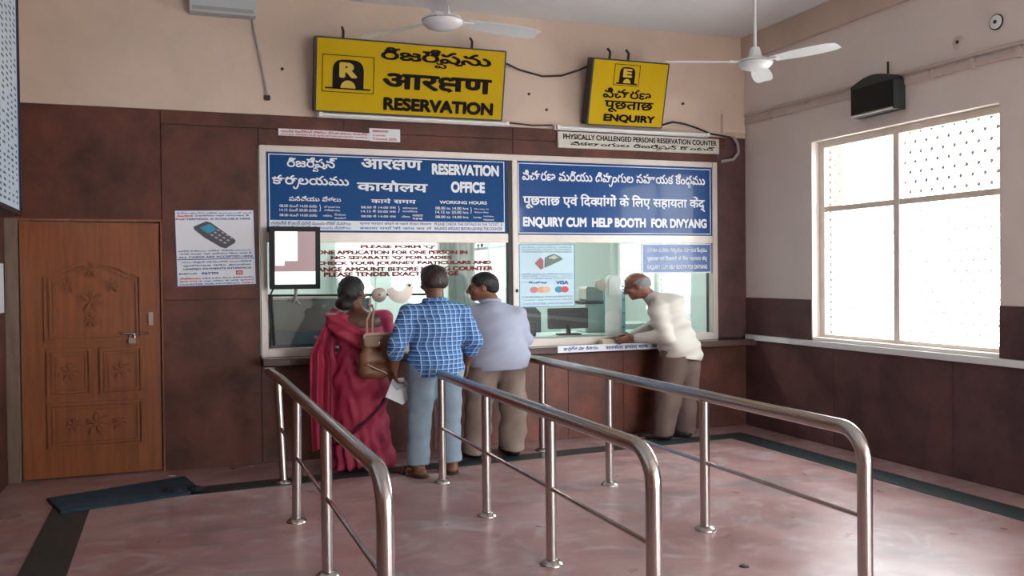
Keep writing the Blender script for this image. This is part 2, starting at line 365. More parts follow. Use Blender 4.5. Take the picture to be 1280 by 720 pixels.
# ---- window in right wall
win = struct(empty('window_1', (.1, -2.085, 0)))
def wbar(n, y0, y1, z0, z1, x0=.085, x1=.125, m=CREAMF):
    o = MB().box(x0 - .1, x1 - .1, y0 + 2.085, y1 + 2.085, z0, z1).build(n, m, win, bevel=.004); return o
wbar('frame_stile', Y0, Y0 + .06, Z0, Z1); wbar('frame_stile', Y1 - .07, Y1, Z0, Z1)
wbar('frame_rail', Y0 + .06, Y1 - .07, Z1 - .06, Z1); wbar('frame_rail', Y0 + .06, Y1 - .07, Z0, Z0 + .03)
wbar('mullion', -2.06, -1.99, Z0 + .03, Z1 - .06, .08, .12); wbar('transom', Y0 + .06, -2.06, 2.155, 2.205, .082, .122); wbar('transom', -1.99, Y1 - .07, 2.155, 2.205, .082, .122)
for a, b in ((Y0 + .06, -2.06), (-1.99, Y1 - .07)):
    for c, d in ((Z0 + .03, 2.155), (2.205, Z1 - .06)):
        wbar('pane', a, b, c, d, .100, .103, WGLASS)
# diamond mesh grille outside the panes: wires with nodes, uncountable
g = MB(); st = .115
def node(y, z, q=1.0):
    g.add([(.15, y + .017 * q, z), (.15, y + .011 * q, z + .012 * q), (.15, y, z + .017 * q), (.15, y - .011 * q, z + .012 * q), (.15, y - .017 * q, z), (.15, y - .011 * q, z - .012 * q), (.15, y, z - .017 * q), (.15, y + .011 * q, z - .012 * q), (.14, y, z), (.16, y, z)],
          [(k, (k + 1) % 8, 8) for k in range(8)] + [((k + 1) % 8, k, 9) for k in range(8)])
for j in range(int((Z1 - Z0) / (st * .72)) + 1):
    for i in range(int((Y1 - Y0) / st) + 2):
        y = Y0 + .03 + i * st + (j % 2) * st / 2; z = Z0 + .03 + j * st * .72
        if y < Y1 and z < Z1: node(y, z, 1.15 if (y < -2.03 and z > 2.18) else .62)  # nodes shrunk outside the upper right pane to imitate washing out by glare
for k in range(-30, 60):
    for sg in (1, -1):
        z0 = Z0 + .03 + k * st * 1.44; sl = sg * 1.44
        a_, b_ = sorted(((Z0 - z0) / sl, (Z1 - z0) / sl)); lo = max(0, a_); hi = min(Y1 - Y0, b_)
        if hi - lo > .02: g.tube([(.15, Y0 + lo, z0 + sl * lo), (.15, Y0 + hi, z0 + sl * hi)], .0018, 3)
for y in (-1.995, Y1 - .085):
    for k in range(26): g.tube([(.14, y, Z0 + .05 + k * .07), (.16, y, Z0 + .05 + k * .07)], .016, 6)
gr = g.build('grille', mat('grey_mesh_wire', (.20, .18, .16), .6), win); gr.location = (-.1, 2.085, 0); gr['kind'] = 'stuff'
# things outside, washed out by the daylight
ob = empty('outdoor_signpost', (2.6, 1.77, 0)); tag(ob, 'washed-out red board on a pole outside, seen in the upper left window pane', 'sign')
MB().box(-.02, .02, -.17, .10, 2.42, 3.3).build('red_board', BRICKRED, ob, bevel=.004); MB().tube([(.05, -.035, -.35), (.05, -.035, 3.3)], .03, 8).build('pole', mat('pale_pole', (.8, .78, .75), .5), ob)

# ---- second window behind camera
w2 = struct(empty('window_2', (.1, -8, 0)))
for y in (-9.5, -8.53, -7.53, -6.55): MB().box(-.02, .02, y + 8, y + 8.05, .6, 2.8).build('mullion', CREAMF, w2)
for z in (.6, 2.1, 2.75): MB().box(-.02, .02, -1.45, 1.45, z, z + .05).build('frame_rail', CREAMF, w2)

# ---- door
door = struct(empty('door_1', (-6.25, .03, 0)))
D = -6.25
MB().box(-.515, .515, 0, .04, .01, 2.06).build('door_leaf', DOORW, door, bevel=.003)
MB().box(-.62, -.525, -.04, .06, 0, 2.09).build('jamb', JAMB, door, bevel=.006)
MB().box(.525, .54, -.03, .06, 0, 2.09).build('jamb', DOORW, door, bevel=.003)
MB().box(-.62, .54, -.03, .06, 2.07, 2.09).build('door_head', DOORW, door, bevel=.003)
def arch_loop(x0, x1, z0, z1, h, ins, n=14):
    x0 += ins; x1 -= ins; z0 += ins; z1 -= ins
    P = [(x0, z0), (x1, z0)]
    for i in range(n + 1):
        t = i / n; x = x1 + (x0 - x1) * t; s = 1 - abs(2 * t - 1)
        P.append((x, z1 + h * (.5 - .5 * math.cos(math.pi * min(1, s * 1.25)))))
    return P
def moulding(x0, x1, z0, z1, h=0.0):
    m = MB()
    for i0, i1, dep in ((0, .020, .022), (.034, .048, .014)):
        m.ring(arch_loop(x0, x1, z0, z1, h, i0), arch_loop(x0, x1, z0, z1, h, i1), -dep, .0)
    f = m.build('moulding', DOORW, door, smooth=False)
    fld = MB(); P = arch_loop(x0, x1, z0, z1, h, .065); fld.prism(P, -.006, 0); fld.build('raised_field', DOORW, door)
def U(u): return -.52 + (u - 27) / 175 * 1.04
def Zp(v): return (600 - v) / 325 * 2.07
moulding(U(56), U(178), Zp(427), Zp(343), .1); moulding(U(58), U(113), Zp(496), Zp(436)); moulding(U(123), U(178), Zp(496), Zp(436)); moulding(U(58), U(178), Zp(562), Zp(504))
def carving(cx, cz, s):
    m = MB()
    for a in range(-60, 241, 50):
        r = math.radians(a); c = (cx + .055 * s * math.cos(r), cz + .055 * s * math.sin(r))
        P = [(c[0] + s * (.04 * math.cos(t) * math.cos(r) - .016 * math.sin(t) * math.sin(r)), c[1] + s * (.04 * math.cos(t) * math.sin(r) + .016 * math.sin(t) * math.cos(r))) for t in [k * math.pi / 4 for k in range(8)]]
        m.prism(P, -.026, -.004)
    m.prism([(cx + s * .02 * math.cos(k * math.pi / 4), cz + s * .02 * math.sin(k * math.pi / 4)) for k in range(8)], -.022, -.004)
    m.build('carving', DOORW, door)
carving(0.0, 1.42, 1.0); carving(0.0, 1.27, .6); carving(0.0, 1.68, .7); carving(-.16, 1.55, .6); carving(.16, 1.55, .6)
carving(U(86), Zp(466), .8); carving(U(150), Zp(466), .8); carving(U(118), Zp(533), 1.0); carving(U(90), Zp(533), .6); carving(U(146), Zp(533), .6)
MB().tube([(U(150), -.02, Zp(419)), (U(186), -.02, Zp(419))], .008, 8).build('bolt', STEEL, door)
MB().box(U(186), U(192), -.02, 0, Zp(409), Zp(392)).build('latch_plate', STEEL, door)
pl = empty('padlock', (-6.25 + U(165), -.005, Zp(427))); tag(pl, 'small steel padlock hanging from the bolt of the wooden door', 'padlock')
MB().bevbox(-.028, .028, -.012, .012, -.03, .015, .006).build('lock_body', STEEL, pl)
MB().tube([(-.018, 0, .012), (-.018, 0, .035), (0, 0, .05), (.018, 0, .035), (.018, 0, .012)], .005, 8).build('shackle', STEEL, pl, smooth=True)

# ================================================================= COUNTER FRONT
cf = empty('counter_window_frame', (-4.92, -.03, .915)); tag(cf, 'long aluminium frame holding both glass counter windows and the blue boards', 'window frame')
def fb(n, x0, x1, z0, z1, y0=-.03, y1=.05, m=ALU): return MB().box(x0 + 4.92, x1 + 4.92, y0 + .03, y1 + .03, z0 - .915, z1 - .915).build(n, m, cf, bevel=.004)
fb('frame_stile', -4.925, -4.87, .915, 2.735); fb('frame_stile', -.425, -.365, .915, 2.735); fb('mullion', -2.665, -2.62, .985, 2.68, -.02, .04, DARK); fb('mullion', -2.62, -2.565, .985, 2.68)
fb('frame_rail', -4.87, -.425, 2.68, 2.735); fb('frame_rail', -4.87, -.425, .915, .985); fb('transom', -4.87, -2.665, 1.905, 1.99); fb('transom', -2.565, -.425, 1.905, 1.98)
MB().box(.055, 2.255, .045, .051, .07, .99).build('pane', GLASS, cf); MB().box(2.355, 4.495, .045, .051, .07, .99).build('pane', GLASS, cf)
MB().box(2.325, 2.345, -.012, 0, .52, .55).build('catch', BLACK, cf); MB().box(1.98, 2.0, -.012, 0, .95, .98).build('catch', DARK, cf)

ld = tag(MB().bevbox(-4.93, -.013, -.2, .02, .85, .913, .008, 'x').build('counter_ledge', LEDGE), 'long polished brown stone ledge running under both counter windows', 'ledge')

# ---- blue boards
def board(name, x0, z0, W, Hh, m, label, y=-.012, th=.03, lean=0.0, fr=None, cat='sign'):
    o = empty(name, (x0, y, z0), (lean, 0, 0)); tag(o, label, cat)
    MB().box(0, W, 0, th, 0, Hh).build('face', m, o)
    return o
b1 = board('reservation_board', -4.868, 1.99, 2.195, .69, BLUE, 'blue board reading RESERVATION OFFICE with working hours, above left counter window')
MB().frame(.02, 2.175, .018, .675, .007, -.003, 0).build('border', WTXT, b1)
MB().box(.027, 2.168, -.002, 0, .025, .105).build('white_band', WTXT, b1)
e = -.004
lettering([(TEL_RES2, .175, .607, .53, .655, .022), (TEL_OFF, .047, .71, .375, .495, .022), (HIN_RES, .82, 1.38, .565, .66, .03), (HIN_OFF, .78, 1.43, .37, .475, .03),
           ('RESERVATION', 1.47, 2.12, .535, .638, .055), ('OFFICE', 1.65, 1.98, .375, .478, .055)], WTXT, b1, e)
def hours(x, W, sfx, a, b):
    return [('08.00 ' + sfx + ' 14.00 ' + a, x, x + W, .217, .243, .012), ('14.15 ' + sfx + ' 20.00 ' + a, x, x + W, .181, .207, .012), ('08.00 ' + sfx + ' 14.00 ' + a, x, x + W, .138, .162, .012),
            ('}', x + W + .02, x + W + .035, .185, .243, .01), (b[0], x + W + .06, x + W + .2, .217, .235, .01), (b[1], x + W + .06, x + W + .2, .187, .205, .01), (b[2], x + W + .05, x + W + .13, .138, .158, .01), (b[3], x + W + .15, x + W + .25, .150, .168, .01), (b[4], x + W + .15, x + W + .25, .12, .138, .01)]
lettering([(TEL_TIME, .188, .637, .272, .317, .018), (HIN_TIME, .905, 1.317, .265, .312, .02), ('WORKING HOURS', 1.54, 1.998, .27, .3, .03)]
          + hours(.108, .32, 'నుంచి', 'వరకు', ('సోమవారం', 'శనివారం', 'ఆదివారం', 'సెలవులు', 'పండుగ')) + hours(.814, .317, 'से', 'तक', ('सोमवार', 'शनिवार', 'रिववार', 'अवकाश', 'पर')) + hours(1.5, .315, 'to', 'hrs', ('Monday to', 'Saturday', 'Sunday', 'Holidays', 'National')), WTXT, b1, e, 'small_lettering')
lettering([('దయచేసి కౌంటర్ వదిలే ముందు టికెట్ వివరాలు', .035, .72, .067, .097, .012), ('చిల్లర సరిచూసుకోండి ముందు వివరాలు', .035, .72, .03, .058, .012), ('कृपया काउंटर छोड़ने से पहले िटकट िववरण', .80, 1.46, .067, .097, .014), ('बकाया राशि की जांच कर लें', .80, 1.46, .03, .058, .014),
           ('PLEASE CHECK THE DETAILS IN THE TICKET, &', 1.49, 2.15, .067, .097, .012), ('BALANCE AMOUNT BEFORE LEAVING THE COUNTER', 1.49, 2.15, .03, .058, .012)], BLUEP, b1, e, 'small_lettering')
b2 = board('enquiry_board', -2.572, 1.98, 2.15, .70, BLUEG, 'blue board reading ENQUIRY CUM HELP BOOTH FOR DIVYANG, above right counter window')
MB().frame(.018, 2.135, .015, .682, .007, -.003, 0).build('border', WTXT, b2)
lettering([(TEL_HELP, .058, 2.067, .475, .625, .022), (HIN_HELP, .064, 2.066, .245, .40, .026), ('ENQUIRY CUM  HELP BOOTH  FOR DIVYANG', .062, 2.085, .062, .172, .055)], WTXT, b2, e)
for bo in (b1, b2):
    MB().frame(-.004, 2.2 if bo is b1 else 2.155, -.002, .692 if bo is b1 else .702, .014, -.008, .0).build('rim', BLUE, bo)

# ---- yellow hanging signs
def arch_poly(x0, x1, z0, z1, n=16):
    cx = (x0 + x1) / 2; rx = (x1 - x0) / 2; hh = (z1 - z0) * .5
    return [(x0, z0)] + [(x1, z0)] + [(cx + rx * (abs(math.cos(t)) ** .6) * (1 if math.cos(t) > 0 else -1), z1 - hh + hh * math.sin(t) ** .7) for t in [math.pi * k / n for k in range(n + 1)]]
def yellow(name, x0, z0, y, W, Hh, lean, label, letter, fr, ar, lines, extra):
    o = empty(name, (x0, y, z0), (lean, 0, 0)); tag(o, label, 'sign')
    MB().bevbox(0, W, .002, .12, 0, Hh, .01).build('case', DARK, o)
    MB().box(.016, W - .016, -.002, .004, .014, Hh - .014).build('face', YEL, o)
    MB().frame(*fr, .006, -.004, -.001).build('border', INK, o)
    MB().prism(arch_poly(*ar), -.0045, -.002).build('emblem', INK, o)
    cx = (ar[0] + ar[1]) / 2; w_ = ar[1] - ar[0]; h_ = ar[3] - ar[2]
    em = MB().prism([(cx + w_ * .24 * math.cos(t), ar[2] + h_ * .27 * math.sin(t)) for t in [math.pi * k / 12 for k in range(13)]], -.0065, -.0045)
    em.build('emblem_inset', YELTXT, o)
    MB().box(ar[0] - .06 * W / 1.7, ar[1] + .06 * W / 1.7, -.0045, -.002, ar[2] - .012, ar[2] + .002).build('emblem_base', INK, o)
    lettering([(letter, cx - w_ * .29, cx + w_ * .29, ar[2] + h_ * .36, ar[2] + h_ * .9, .06)], YELTXT, o, -.0065)
    lettering(lines, INK, o, -.004)
    for a in extra: MB().tube([(a, .1, Hh - .02), (a, .1, Hh + .06), (a, .16, Hh + .09)], .012, 8).build('hanger', DARK, o)
    return o
yellow('reservation_sign', -4.47, 3.025, -.12, 1.725, .635, .2244, 'large yellow box sign reading RESERVATION with an R emblem, leaning out high on wall', 'R', (.06, .51, .175, .49), (.15, .42, .215, .455),
       [(TEL_RES, .565, 1.58, .435, .595, .03), (HIN_RES, .585, 1.60, .228, .37, .04), ('RESERVATION', .6, 1.625, .045, .16, .058)], (.25, 1.42))
yellow('enquiry_sign', -1.895, 3.03, -.14, .825, .63, .2581, 'smaller yellow box sign reading ENQUIRY with an E emblem, high near the corner', 'E', (.235, .51, .39, .59), (.295, .46, .415, .565),
       [(TEL_ENQ, .14, .66, .268, .365, .024), (HIN_ENQ, .165, .695, .135, .245, .03), ('ENQUIRY', .17, .73, .035, .118, .058)], (.22, .42))

def tube_light(x0, x1, z, y, label):
    o = empty('tube_light', (x0, y, z)); tag(o, label, 'tube light', 'unlit tube lights below the yellow signs'); W = x1 - x0
    MB().bevbox(0, W, 0, .04, -.02, .02, .005, 'x').build('batten', WHITEM, o); MB().tube([(.04, -.02, 0), (W - .04, -.02, 0)], .014, 10).build('tube', WHITE, o, smooth=True)
    for a in (.012, W - .04): MB().box(a, a + .028, -.036, 0, -.018, .018).build('socket', WHITE, o)
tube_light(-4.44, -2.67, 3.005, -.1, 'white tube light batten along the bottom of the RESERVATION sign'); tube_light(-2.19, -.48, 3.005, -.06, 'white tube light batten below the ENQUIRY sign, above the white counter board')

pc = board('counter_board', -2.146, 2.82, 1.805, .155, CREAMSIGN, 'narrow cream board reading PHYSICALLY CHALLENGED PERSONS RESERVATION COUNTER', y=-.03, th=.02)
lettering([('PHYSICALLY CHALLENGED PERSONS RESERVATION COUNTER', .054, 1.775, .083, .135, .028), (TEL_PH, .13, 1.755, .012, .068, .02)], INK, pc, -.002)
MB().frame(0, 1.805, 0, .155, .006, -.002, 0).build('rim', ALU, pc)

s1 = empty('paper_strip', (-4.76, -.01, 2.825)); tag(s1, 'long narrow torn white strip of red print pasted above the blue board', 'notice')
MB().add([(0, 0, .06), (.0, 0, .0), (.2, 0, .0), (.79, 0, -.012), (.79, 0, .052), (.4, 0, .06)], [(0, 1, 2, 3, 4, 5)]).build('paper', PAPER, s1)
lettering([('గమనిక రిజర్వేషన్ టికెట్లు ప్రయాణికులు దయచేసి', .02, .77, .026, .052, .03), ('NOTICE: रिजर्वेशन यात्री कृपया RETURN JOURNEY TICKETS', .02, .77, .0, .022, .03)], REDP, s1, -.002)
s2 = empty('paper_notice', (-3.97, -.014, 2.808)); tag(s2, 'short white notice with red print at the right end of the strip', 'notice')
MB().box(0, .28, 0, .003, 0, .115).build('paper', PAPER, s2)
lettering([('RESERVATION', .03, .17, .08, .1, .03), ('Counter', .03, .15, .045, .065, .02), ('Closed 20%', .03, .25, .012, .034, .02)], REDP, s2, -.002)

# ---- poster left
po = empty('card_poster', (-5.6, -.004, 1.528), (0, math.radians(-1.2), 0)); tag(po, 'blue-edged white poster of a card payment machine on the brown wall', 'poster')
MB().box(0, .64, 0, .004, 0, .64).build('edge', BLUEP, po)
MB().box(.006, .634, -.001, .0, .007, .635).build('sheet', PAPER, po)
MB().box(.01, .63, -.002, -.001, .224, .230).build('rule', BLUEP, po)
Tm = MB().prism([(.145, .50), (.155, .475), (.23, .41), (.36, .325), (.40, .315), (.475, .36), (.48, .385), (.285, .535), (.25, .545)], -.004, -.001); Tm.build('machine_picture', mat('machine_grey', (.06, .065, .08), .4), po)
MB().prism([(.195, .492), (.265, .44), (.335, .478), (.275, .525)], -.006, -.004).build('machine_screen_picture', mat('screen_cyan', (.03, .30, .48), .4), po)
kb = MB()
for i in range(4):
    for j in range(3):
        x = .275 + i * .034 + j * .027; z = .43 - i * .022 + j * .020 - .0
        kb.prism([(x, z), (x + .02, z - .012), (x + .034, z - .002), (x + .014, z + .01)], -.006, -.004)
kb.build('machine_keys_picture', mat('key_grey', (.35, .36, .38), .5), po)
lettering([('కార్డు యంత్రం ఇక్కడ అందుబాటులో ఉంది', .02, .62, .607, .622, .02), ('टर्मिनल यहां उपलब्ध है', .16, .6, .583, .6, .03), ('TERMINAL IS AVAILABLE HERE', .09, .61, .556, .572, .03),
           ('అన్ని కార్డులు ఇక్కడ స్వీకరించబడును', .02, .61, .29, .306, .02), ('सभी कार्ड यहां स्वीकार िकए जाते हैं', .03, .61, .263, .28, .03), ('ALL CARDS ARE ACCEPTED HERE', .02, .62, .237, .254, .035),
           ('యూనిఫైడ్ పేమెంట్స్ ఇంటర్ఫేస్', .04, .61, .193, .211, .025), ('यूनिफाइड पेमेंट इंटरफेस', .05, .6, .165, .183, .03), ('UNIFIED PAYMENTS INTERFACE', .055, .6, .138, .155, .035),
           ('ఇక్కడ కార్డు ద్వారా చెల్లించవచ్చు', .2, .62, .06, .075, .02), ('से यहां टिकट के लिए भुगतान', .17, .62, .035, .05, .03), ('COUNTER FOR PAYMENTS', .02, .5, .013, .026, .03)], BLUEP, po, -.003)
lettering([('లీజర్పెన్', .02, .15, .583, .6, .03), ('PoS', .01, .08, .556, .572, .04), ('చెల్లింపు', .02, .19, .06, .078, .03), ('कुपया कार्ड', .02, .16, .035, .05, .03), ('ONLY', .52, .62, .013, .028, .03)], REDP, po, -.003)
lettering([('BHIM UPI', .02, .16, .1, .115, .02), ('PAYTM', .2, .33, .098, .118, .058)], BLUEP, po, -.003)
MB().box(.475, .53, -.003, -.001, .09, .125).build('red_badge', REDP, po)
lettering([('POS', .485, .52, .1, .115, .04)], WTXT, po, -.004)

# ---- white strip notice on ledge front
ss = empty('counter_strip_notice', (-2.245, -.2035, .86)); tag(ss, 'white strip with blue print stuck along the stone ledge front beside the white-jacketed man', 'notice')
MB().box(0, 1.13, 0, .003, -.0, .066).build('strip', PAPER, ss)
lettering([(['జాగ', ('s', -.4, -.3, .5, 'ర'), 'త్త మా నినాదం'], .06, .42, .01, .056, .022), (HIN_SAFE, .5, .96, .01, .056, .03), ('ALERT', 1.0, 1.11, .018, .046, .04)], BLUEP, ss, -.002)

# ---- red lettering on left glass
gl = empty('glass_notice', (-4.866, -.0, .98)); tag(gl, 'red capitals starting PLEASE FORM printed on the left counter glass', 'lettering')
lettering([("PLEASE FORM 'Q'", .81, 1.50, .868, .903, .06), ('ONE APPLICATION FOR ONE PERSON IN', .419, 1.81, .819, .854, .06), ("NO SEPARATE 'Q' FOR LADIES", .543, 1.66, .768, .806, .06),
           ('CHECK YOUR JOURNEY PARTICULARS AND', .417, 2.045, .716, .758, .06), ('CHANGE AMOUNT BEFORE LEVING COUNTER', .30, 2.061, .665, .706, .06), ('PLEASE TENDER EXACT CHANGE', .48, 1.72, .620, .661, .06)], REDTXT, gl, .012)

# ---- poster and board behind the right glass
rp = empty('glass_poster', (-2.545, .008, 1.29)); tag(rp, 'pale cyan card payment poster on the right counter glass, reading VISA', 'poster')
MB().box(0, .58, 0, .004, 0, .60).build('sheet', CYANP, rp)
MB().frame(0, .58, 0, .60, .006, -.002, .0).build('border', mat('mid_blue', (.10, .25, .45), .5), rp)
MB().prism([(.16, .42), (.22, .36), (.25, .37), (.25, .45), (.22, .475)], -.003, 0).build('machine_picture', mat('faded_red', (.35, .10, .12), .5), rp)
MB().prism([(.26, .375), (.30, .39), (.42, .44), (.455, .46), (.42, .485), (.36, .51), (.30, .49), (.265, .47)], -.003, 0).build('machine_picture', mat('grey_green_print', (.13, .19, .18), .5), rp)
MB().prism([(.30, .47), (.36, .455), (.41, .475), (.36, .498)], -.004, -.003).build('machine_screen_picture', mat('pale_yellow', (.5, .55, .35), .5), rp)
FADE = mat('faded_print', (.28, .42, .52), .5)
lettering([('కార్డు యంత్రం ఇక్కడ', .03, .55, .565, .58, .02), ('टर्मिनल यहां उपलब्ध', .03, .55, .543, .558, .02), ('TERMINAL IS AVAILABLE', .03, .55, .522, .535, .02), ('అన్ని కార్డులు స్వీకరించబడును', .03, .56, .31, .323, .02), ('सभी कार्ड यहां', .03, .56, .288, .302, .02), ('ALL CARDS ARE ACCEPTED', .03, .56, .268, .28, .02),
           ('UNIFIED PAYMENTS', .03, .55, .09, .105, .02), ('यहां भुगतान करें', .03, .55, .06, .075, .02), ('COUNTER PAYMENTS', .03, .55, .025, .04, .02)], FADE, rp, -.003)
lettering([('VISA', .38, .51, .215, .25, .04), ('RuPay', .1, .29, .22, .246, .03)], BLUEP, rp, -.003)
def blob(x, z, rx, rz, n=16): return [(x + rx * math.cos(t), z + rz * math.sin(t)) for t in [2 * math.pi * k / n for k in range(n)]]
for x, z, c in ((.15, .165, (.6, .2, .2)), (.225, .165, (.75, .35, .15)), (.28, .165, (.75, .5, .3)), (.41, .165, (.02, .28, .42)), (.47, .165, (.65, .06, .08))):
    MB().prism(blob(x, z, .042, .03), -.003 - x * .002, 0).build('round_mark', mat('mark', c, .5), rp)
rb = empty('small_blue_board', (-1.225, .006, 1.60)); tag(rb, 'small faded blue board with white border behind the right counter glass', 'sign')
MB().box(0, .80, 0, .005, 0, .30).build('rim', WTXT, rb); MB().box(.012, .788, -.003, .0, .012, .288).build('face', BLUE_PALE, rb)
lettering([(TEL_HELP, .05, .75, .195, .262, .02), (HIN_HELP, .05, .75, .115, .175, .02), ('ENQUIRY CUM HELP BOOTH FOR DIVYANG', .05, .75, .035, .085, .03)], WTXT, rb, -.005)
# ---- openings covers and bars at the glass
MB_ = MB()
hc = empty('speaking_hole_cover', (-3.90, -.012, 1.435)); tag(hc, 'round beige metal speaking-hole cover on the left counter glass', 'hole cover')
MB().lathe([(.0001, -.018), (.05, -.018), (.065, -.012), (.068, 0)], 24, (0, 0, 0), 'y').build('disc', BEIGE, hc, smooth=True); MB().lathe([(.008, -.026), (.008, -.018)], 10, (0, 0, 0), 'y').build('screw', DARK, hc)
hp = empty('speaking_hole_flap', (-3.71, -.012, 1.425)); tag(hp, 'curved beige metal flap beside the round speaking-hole cover', 'flap')
MB().prism([(x, z) for x, z in arc(0, .06, .12, .13, 180, 360, 16)] + [(.11, .12), (.06, .10)] + arc(0, .10, .07, .06, -20, -160, 8), -.012, 0).build('plate', BEIGE, hp)
MB().lathe([(.012, -.02), (.012, -.012)], 12, (.085, 0, .09), 'y').build('pivot', DARK, hp)
rr_ = empty('slide_bar', (-4.87, -.01, 1.435)); tag(rr_, 'thin dark metal slide bar across the left counter glass', 'bar')
MB().tube([(0.0, 0, .01), (1.55, 0, -.005)], .010, 8).build('rod', DARK, rr_, smooth=True); MB().tube([(.03, 0, 0), (.05, 0, -.42)], .013, 8).build('upright', DARK, rr_, smooth=True)

# ---- monitor in front of the glass
tv = empty('queue_display', (-4.865, -.16, 1.50), (math.radians(4), 0, 0)); tag(tv, 'black-framed display screen mounted at the left end of the counter glass', 'monitor')
SCR = bpy.data.materials.new('glare_screen'); SCR.use_nodes = True
def scrm(name, c, s): return mat(name, (.02, .02, .02), .15, emis=(c, s), coat=.5)  # emission colour stands in for glare reflected on the screen glass
W_, H_ = .42, .53
MB().bevbox(0, W_, .0, .05, 0, H_, .012).build('housing', BLACK, tv, smooth=False)
MB().frame(0, W_, 0, H_, .04, -.012, .0).build('bezel', BLACK, tv)
SG = scrm('screen_white', (.9, .96, 1.0), .95)
MB().box(.03, W_ - .03, -.002, .0, .03, H_ - .03).build('screen', scrm('screen_rose', (.36, .24, .25), .6), tv)
MB().box(.045, .23, -.004, -.002, .24, H_ - .035).build('screen_glare', SG, tv); MB().box(.045, .12, -.004, -.002, .2, .24).build('screen_glare', SG, tv); MB().box(.04, .385, -.004, -.002, .035, .15).build('screen_glare', scrm('screen_cyan_white', (.72, .9, .92), .8), tv)  # pale glowing blocks imitate reflected glare
MB().tube([(.22, .03, 0), (.22, .06, -.06), (.21, .10, -.12)], .014, 8).build('stand', CABLEG, tv, smooth=True); MB().tube([(.17, .1, -.13), (.21, .1, -.08), (.26, .1, -.14)], .008, 8).build('bracket', CABLEG, tv, smooth=True)
MB().tube([(.03, .03, .0), (.0, .08, -.08), (.02, .12, -.3), (.015, .13, -.5)], .008, 6).build('cable', CABLE, tv, smooth=True)

# ================================================================= OFFICE INTERIOR
ol = empty('office_light', (-2.6, 1.5, 3.0)); tag(ol, 'tube lamp on the office ceiling behind the counter glass', 'lamp')
MB().box(-2.0, 2.0, -.06, .06, 0, .05).build('batten', WHITEM, ol)
MB().tube([(-1.9, 0, -.02), (1.9, 0, -.02)], .02, 8).build('tube', mat('lit_tube', (.9, .9, .9), .5, emis=((.93, 1, .98), 8.0)), ol)
la = bpy.data.lights.new('office_lamp', 'AREA'); la.shape = 'RECTANGLE'; la.size = 3.8; la.size_y = .1; la.energy = 62; la.color = (.94, 1, .98)
lo = bpy.data.objects.new('office_lamp', la); COL.objects.link(lo); lo.location = (-2.6, 1.5, 2.94)
dk = empty('office_desk', (-1.7, .55, .145)); tag(dk, 'pale office desk behind the right counter window', 'desk')
MB().box(-.85, 1.2, -.3, .35, .80, .84).build('desk_top', OFFP, dk, bevel=.004)
for x in (-.82, 1.14): MB().box(x, x + .05, -.28, .33, -.145, .80).build('side_panel', OFFP, dk)
def monitor(name, x, y, z, w_, h_, rz, label):
    o = empty(name, (x, y, z), (0, 0, rz)); tag(o, label, 'monitor')
    MB().bevbox(-w_ / 2, w_ / 2, -.02, .02, .06, .06 + h_, .01).build('housing', BLACK, o); MB().box(-w_ * .3, w_ * .3, -.045, -.02, .1, .06 + h_ * .7).build('rear_cover', BLACK, o)
    MB().tube([(0, -.02, .0), (0, -.02, .1)], .025, 8).build('neck', BLACK, o); MB().bevbox(-.12, .12, -.1, .06, 0, .012, .02, 'z').build('foot', BLACK, o)
monitor('computer_monitor', -1.86, .42, .987, .42, .21, math.radians(-8), 'black computer monitor seen from behind on the desk, right window')
cm = empty('card_machine', (-2.34, .36, .987)); tag(cm, 'small black boxy device at the left end of the right window', 'device')
MB().bevbox(-.08, .08, -.06, .06, 0, .14, .012).build('housing', BLACK, cm); MB().box(-.06, .06, -.064, -.06, .05, .12).build('screen', DARK, cm)
ch = empty('office_chair', (-2.15, 1.0, 0)); tag(ch, 'dark office chair back behind the desk, beside the black monitor', 'chair')
MB().bevbox(-.22, .22, -.03, .04, .80, 1.25, .06).build('backrest', mat('dark_olive_fabric', (.06, .065, .055), .8), ch); MB().bevbox(-.24, .24, -.45 + .2, .25, .45, .53, .05, 'z').build('seat', DARK, ch)
MB().tube([(0, 0, .45), (0, 0, .05)], .03, 8).build('post', DARK, ch); MB().tube([(-.22, 0, .04), (.22, 0, .04)], .02, 8).build('foot_bar', DARK, ch); MB().tube([(0, -.22, .04), (0, .22, .04)], .02, 8).build('foot_bar', DARK, ch)
al = empty('steel_cupboard', (-1.35, 2.6, 0)); tag(al, 'pale green steel cupboard against the office back wall', 'cupboard')
MB().bevbox(-.35, .35, 0, .5, 0, 1.45, .01, 'z').build('body', OFFP, al)
for x in (-.34, .005): o = MB().box(x, x + .335, -.015, 0, .08, 1.42).build('door', OFFP, al, bevel=.004); MB().box(x + (.29 if x < 0 else .03), x + (.305 if x < 0 else .045), -.03, -.015, .7, .82).build('handle', STEEL, o)
pr = empty('office_printer', (-1.56, .70, .987)); tag(pr, 'pale boxy office machine with a silver lid behind the right window', 'printer')
MB().bevbox(-.02, .26, -.1, .15, 0, .30, .015).build('body', OFFP, pr); MB().bevbox(-.03, .28, -.12, .16, .30, .33, .01).build('lid', DARK, pr); MB().bevbox(.0, .2, -.08, .1, .33, .48, .02).build('paper_tray', ALU, pr)
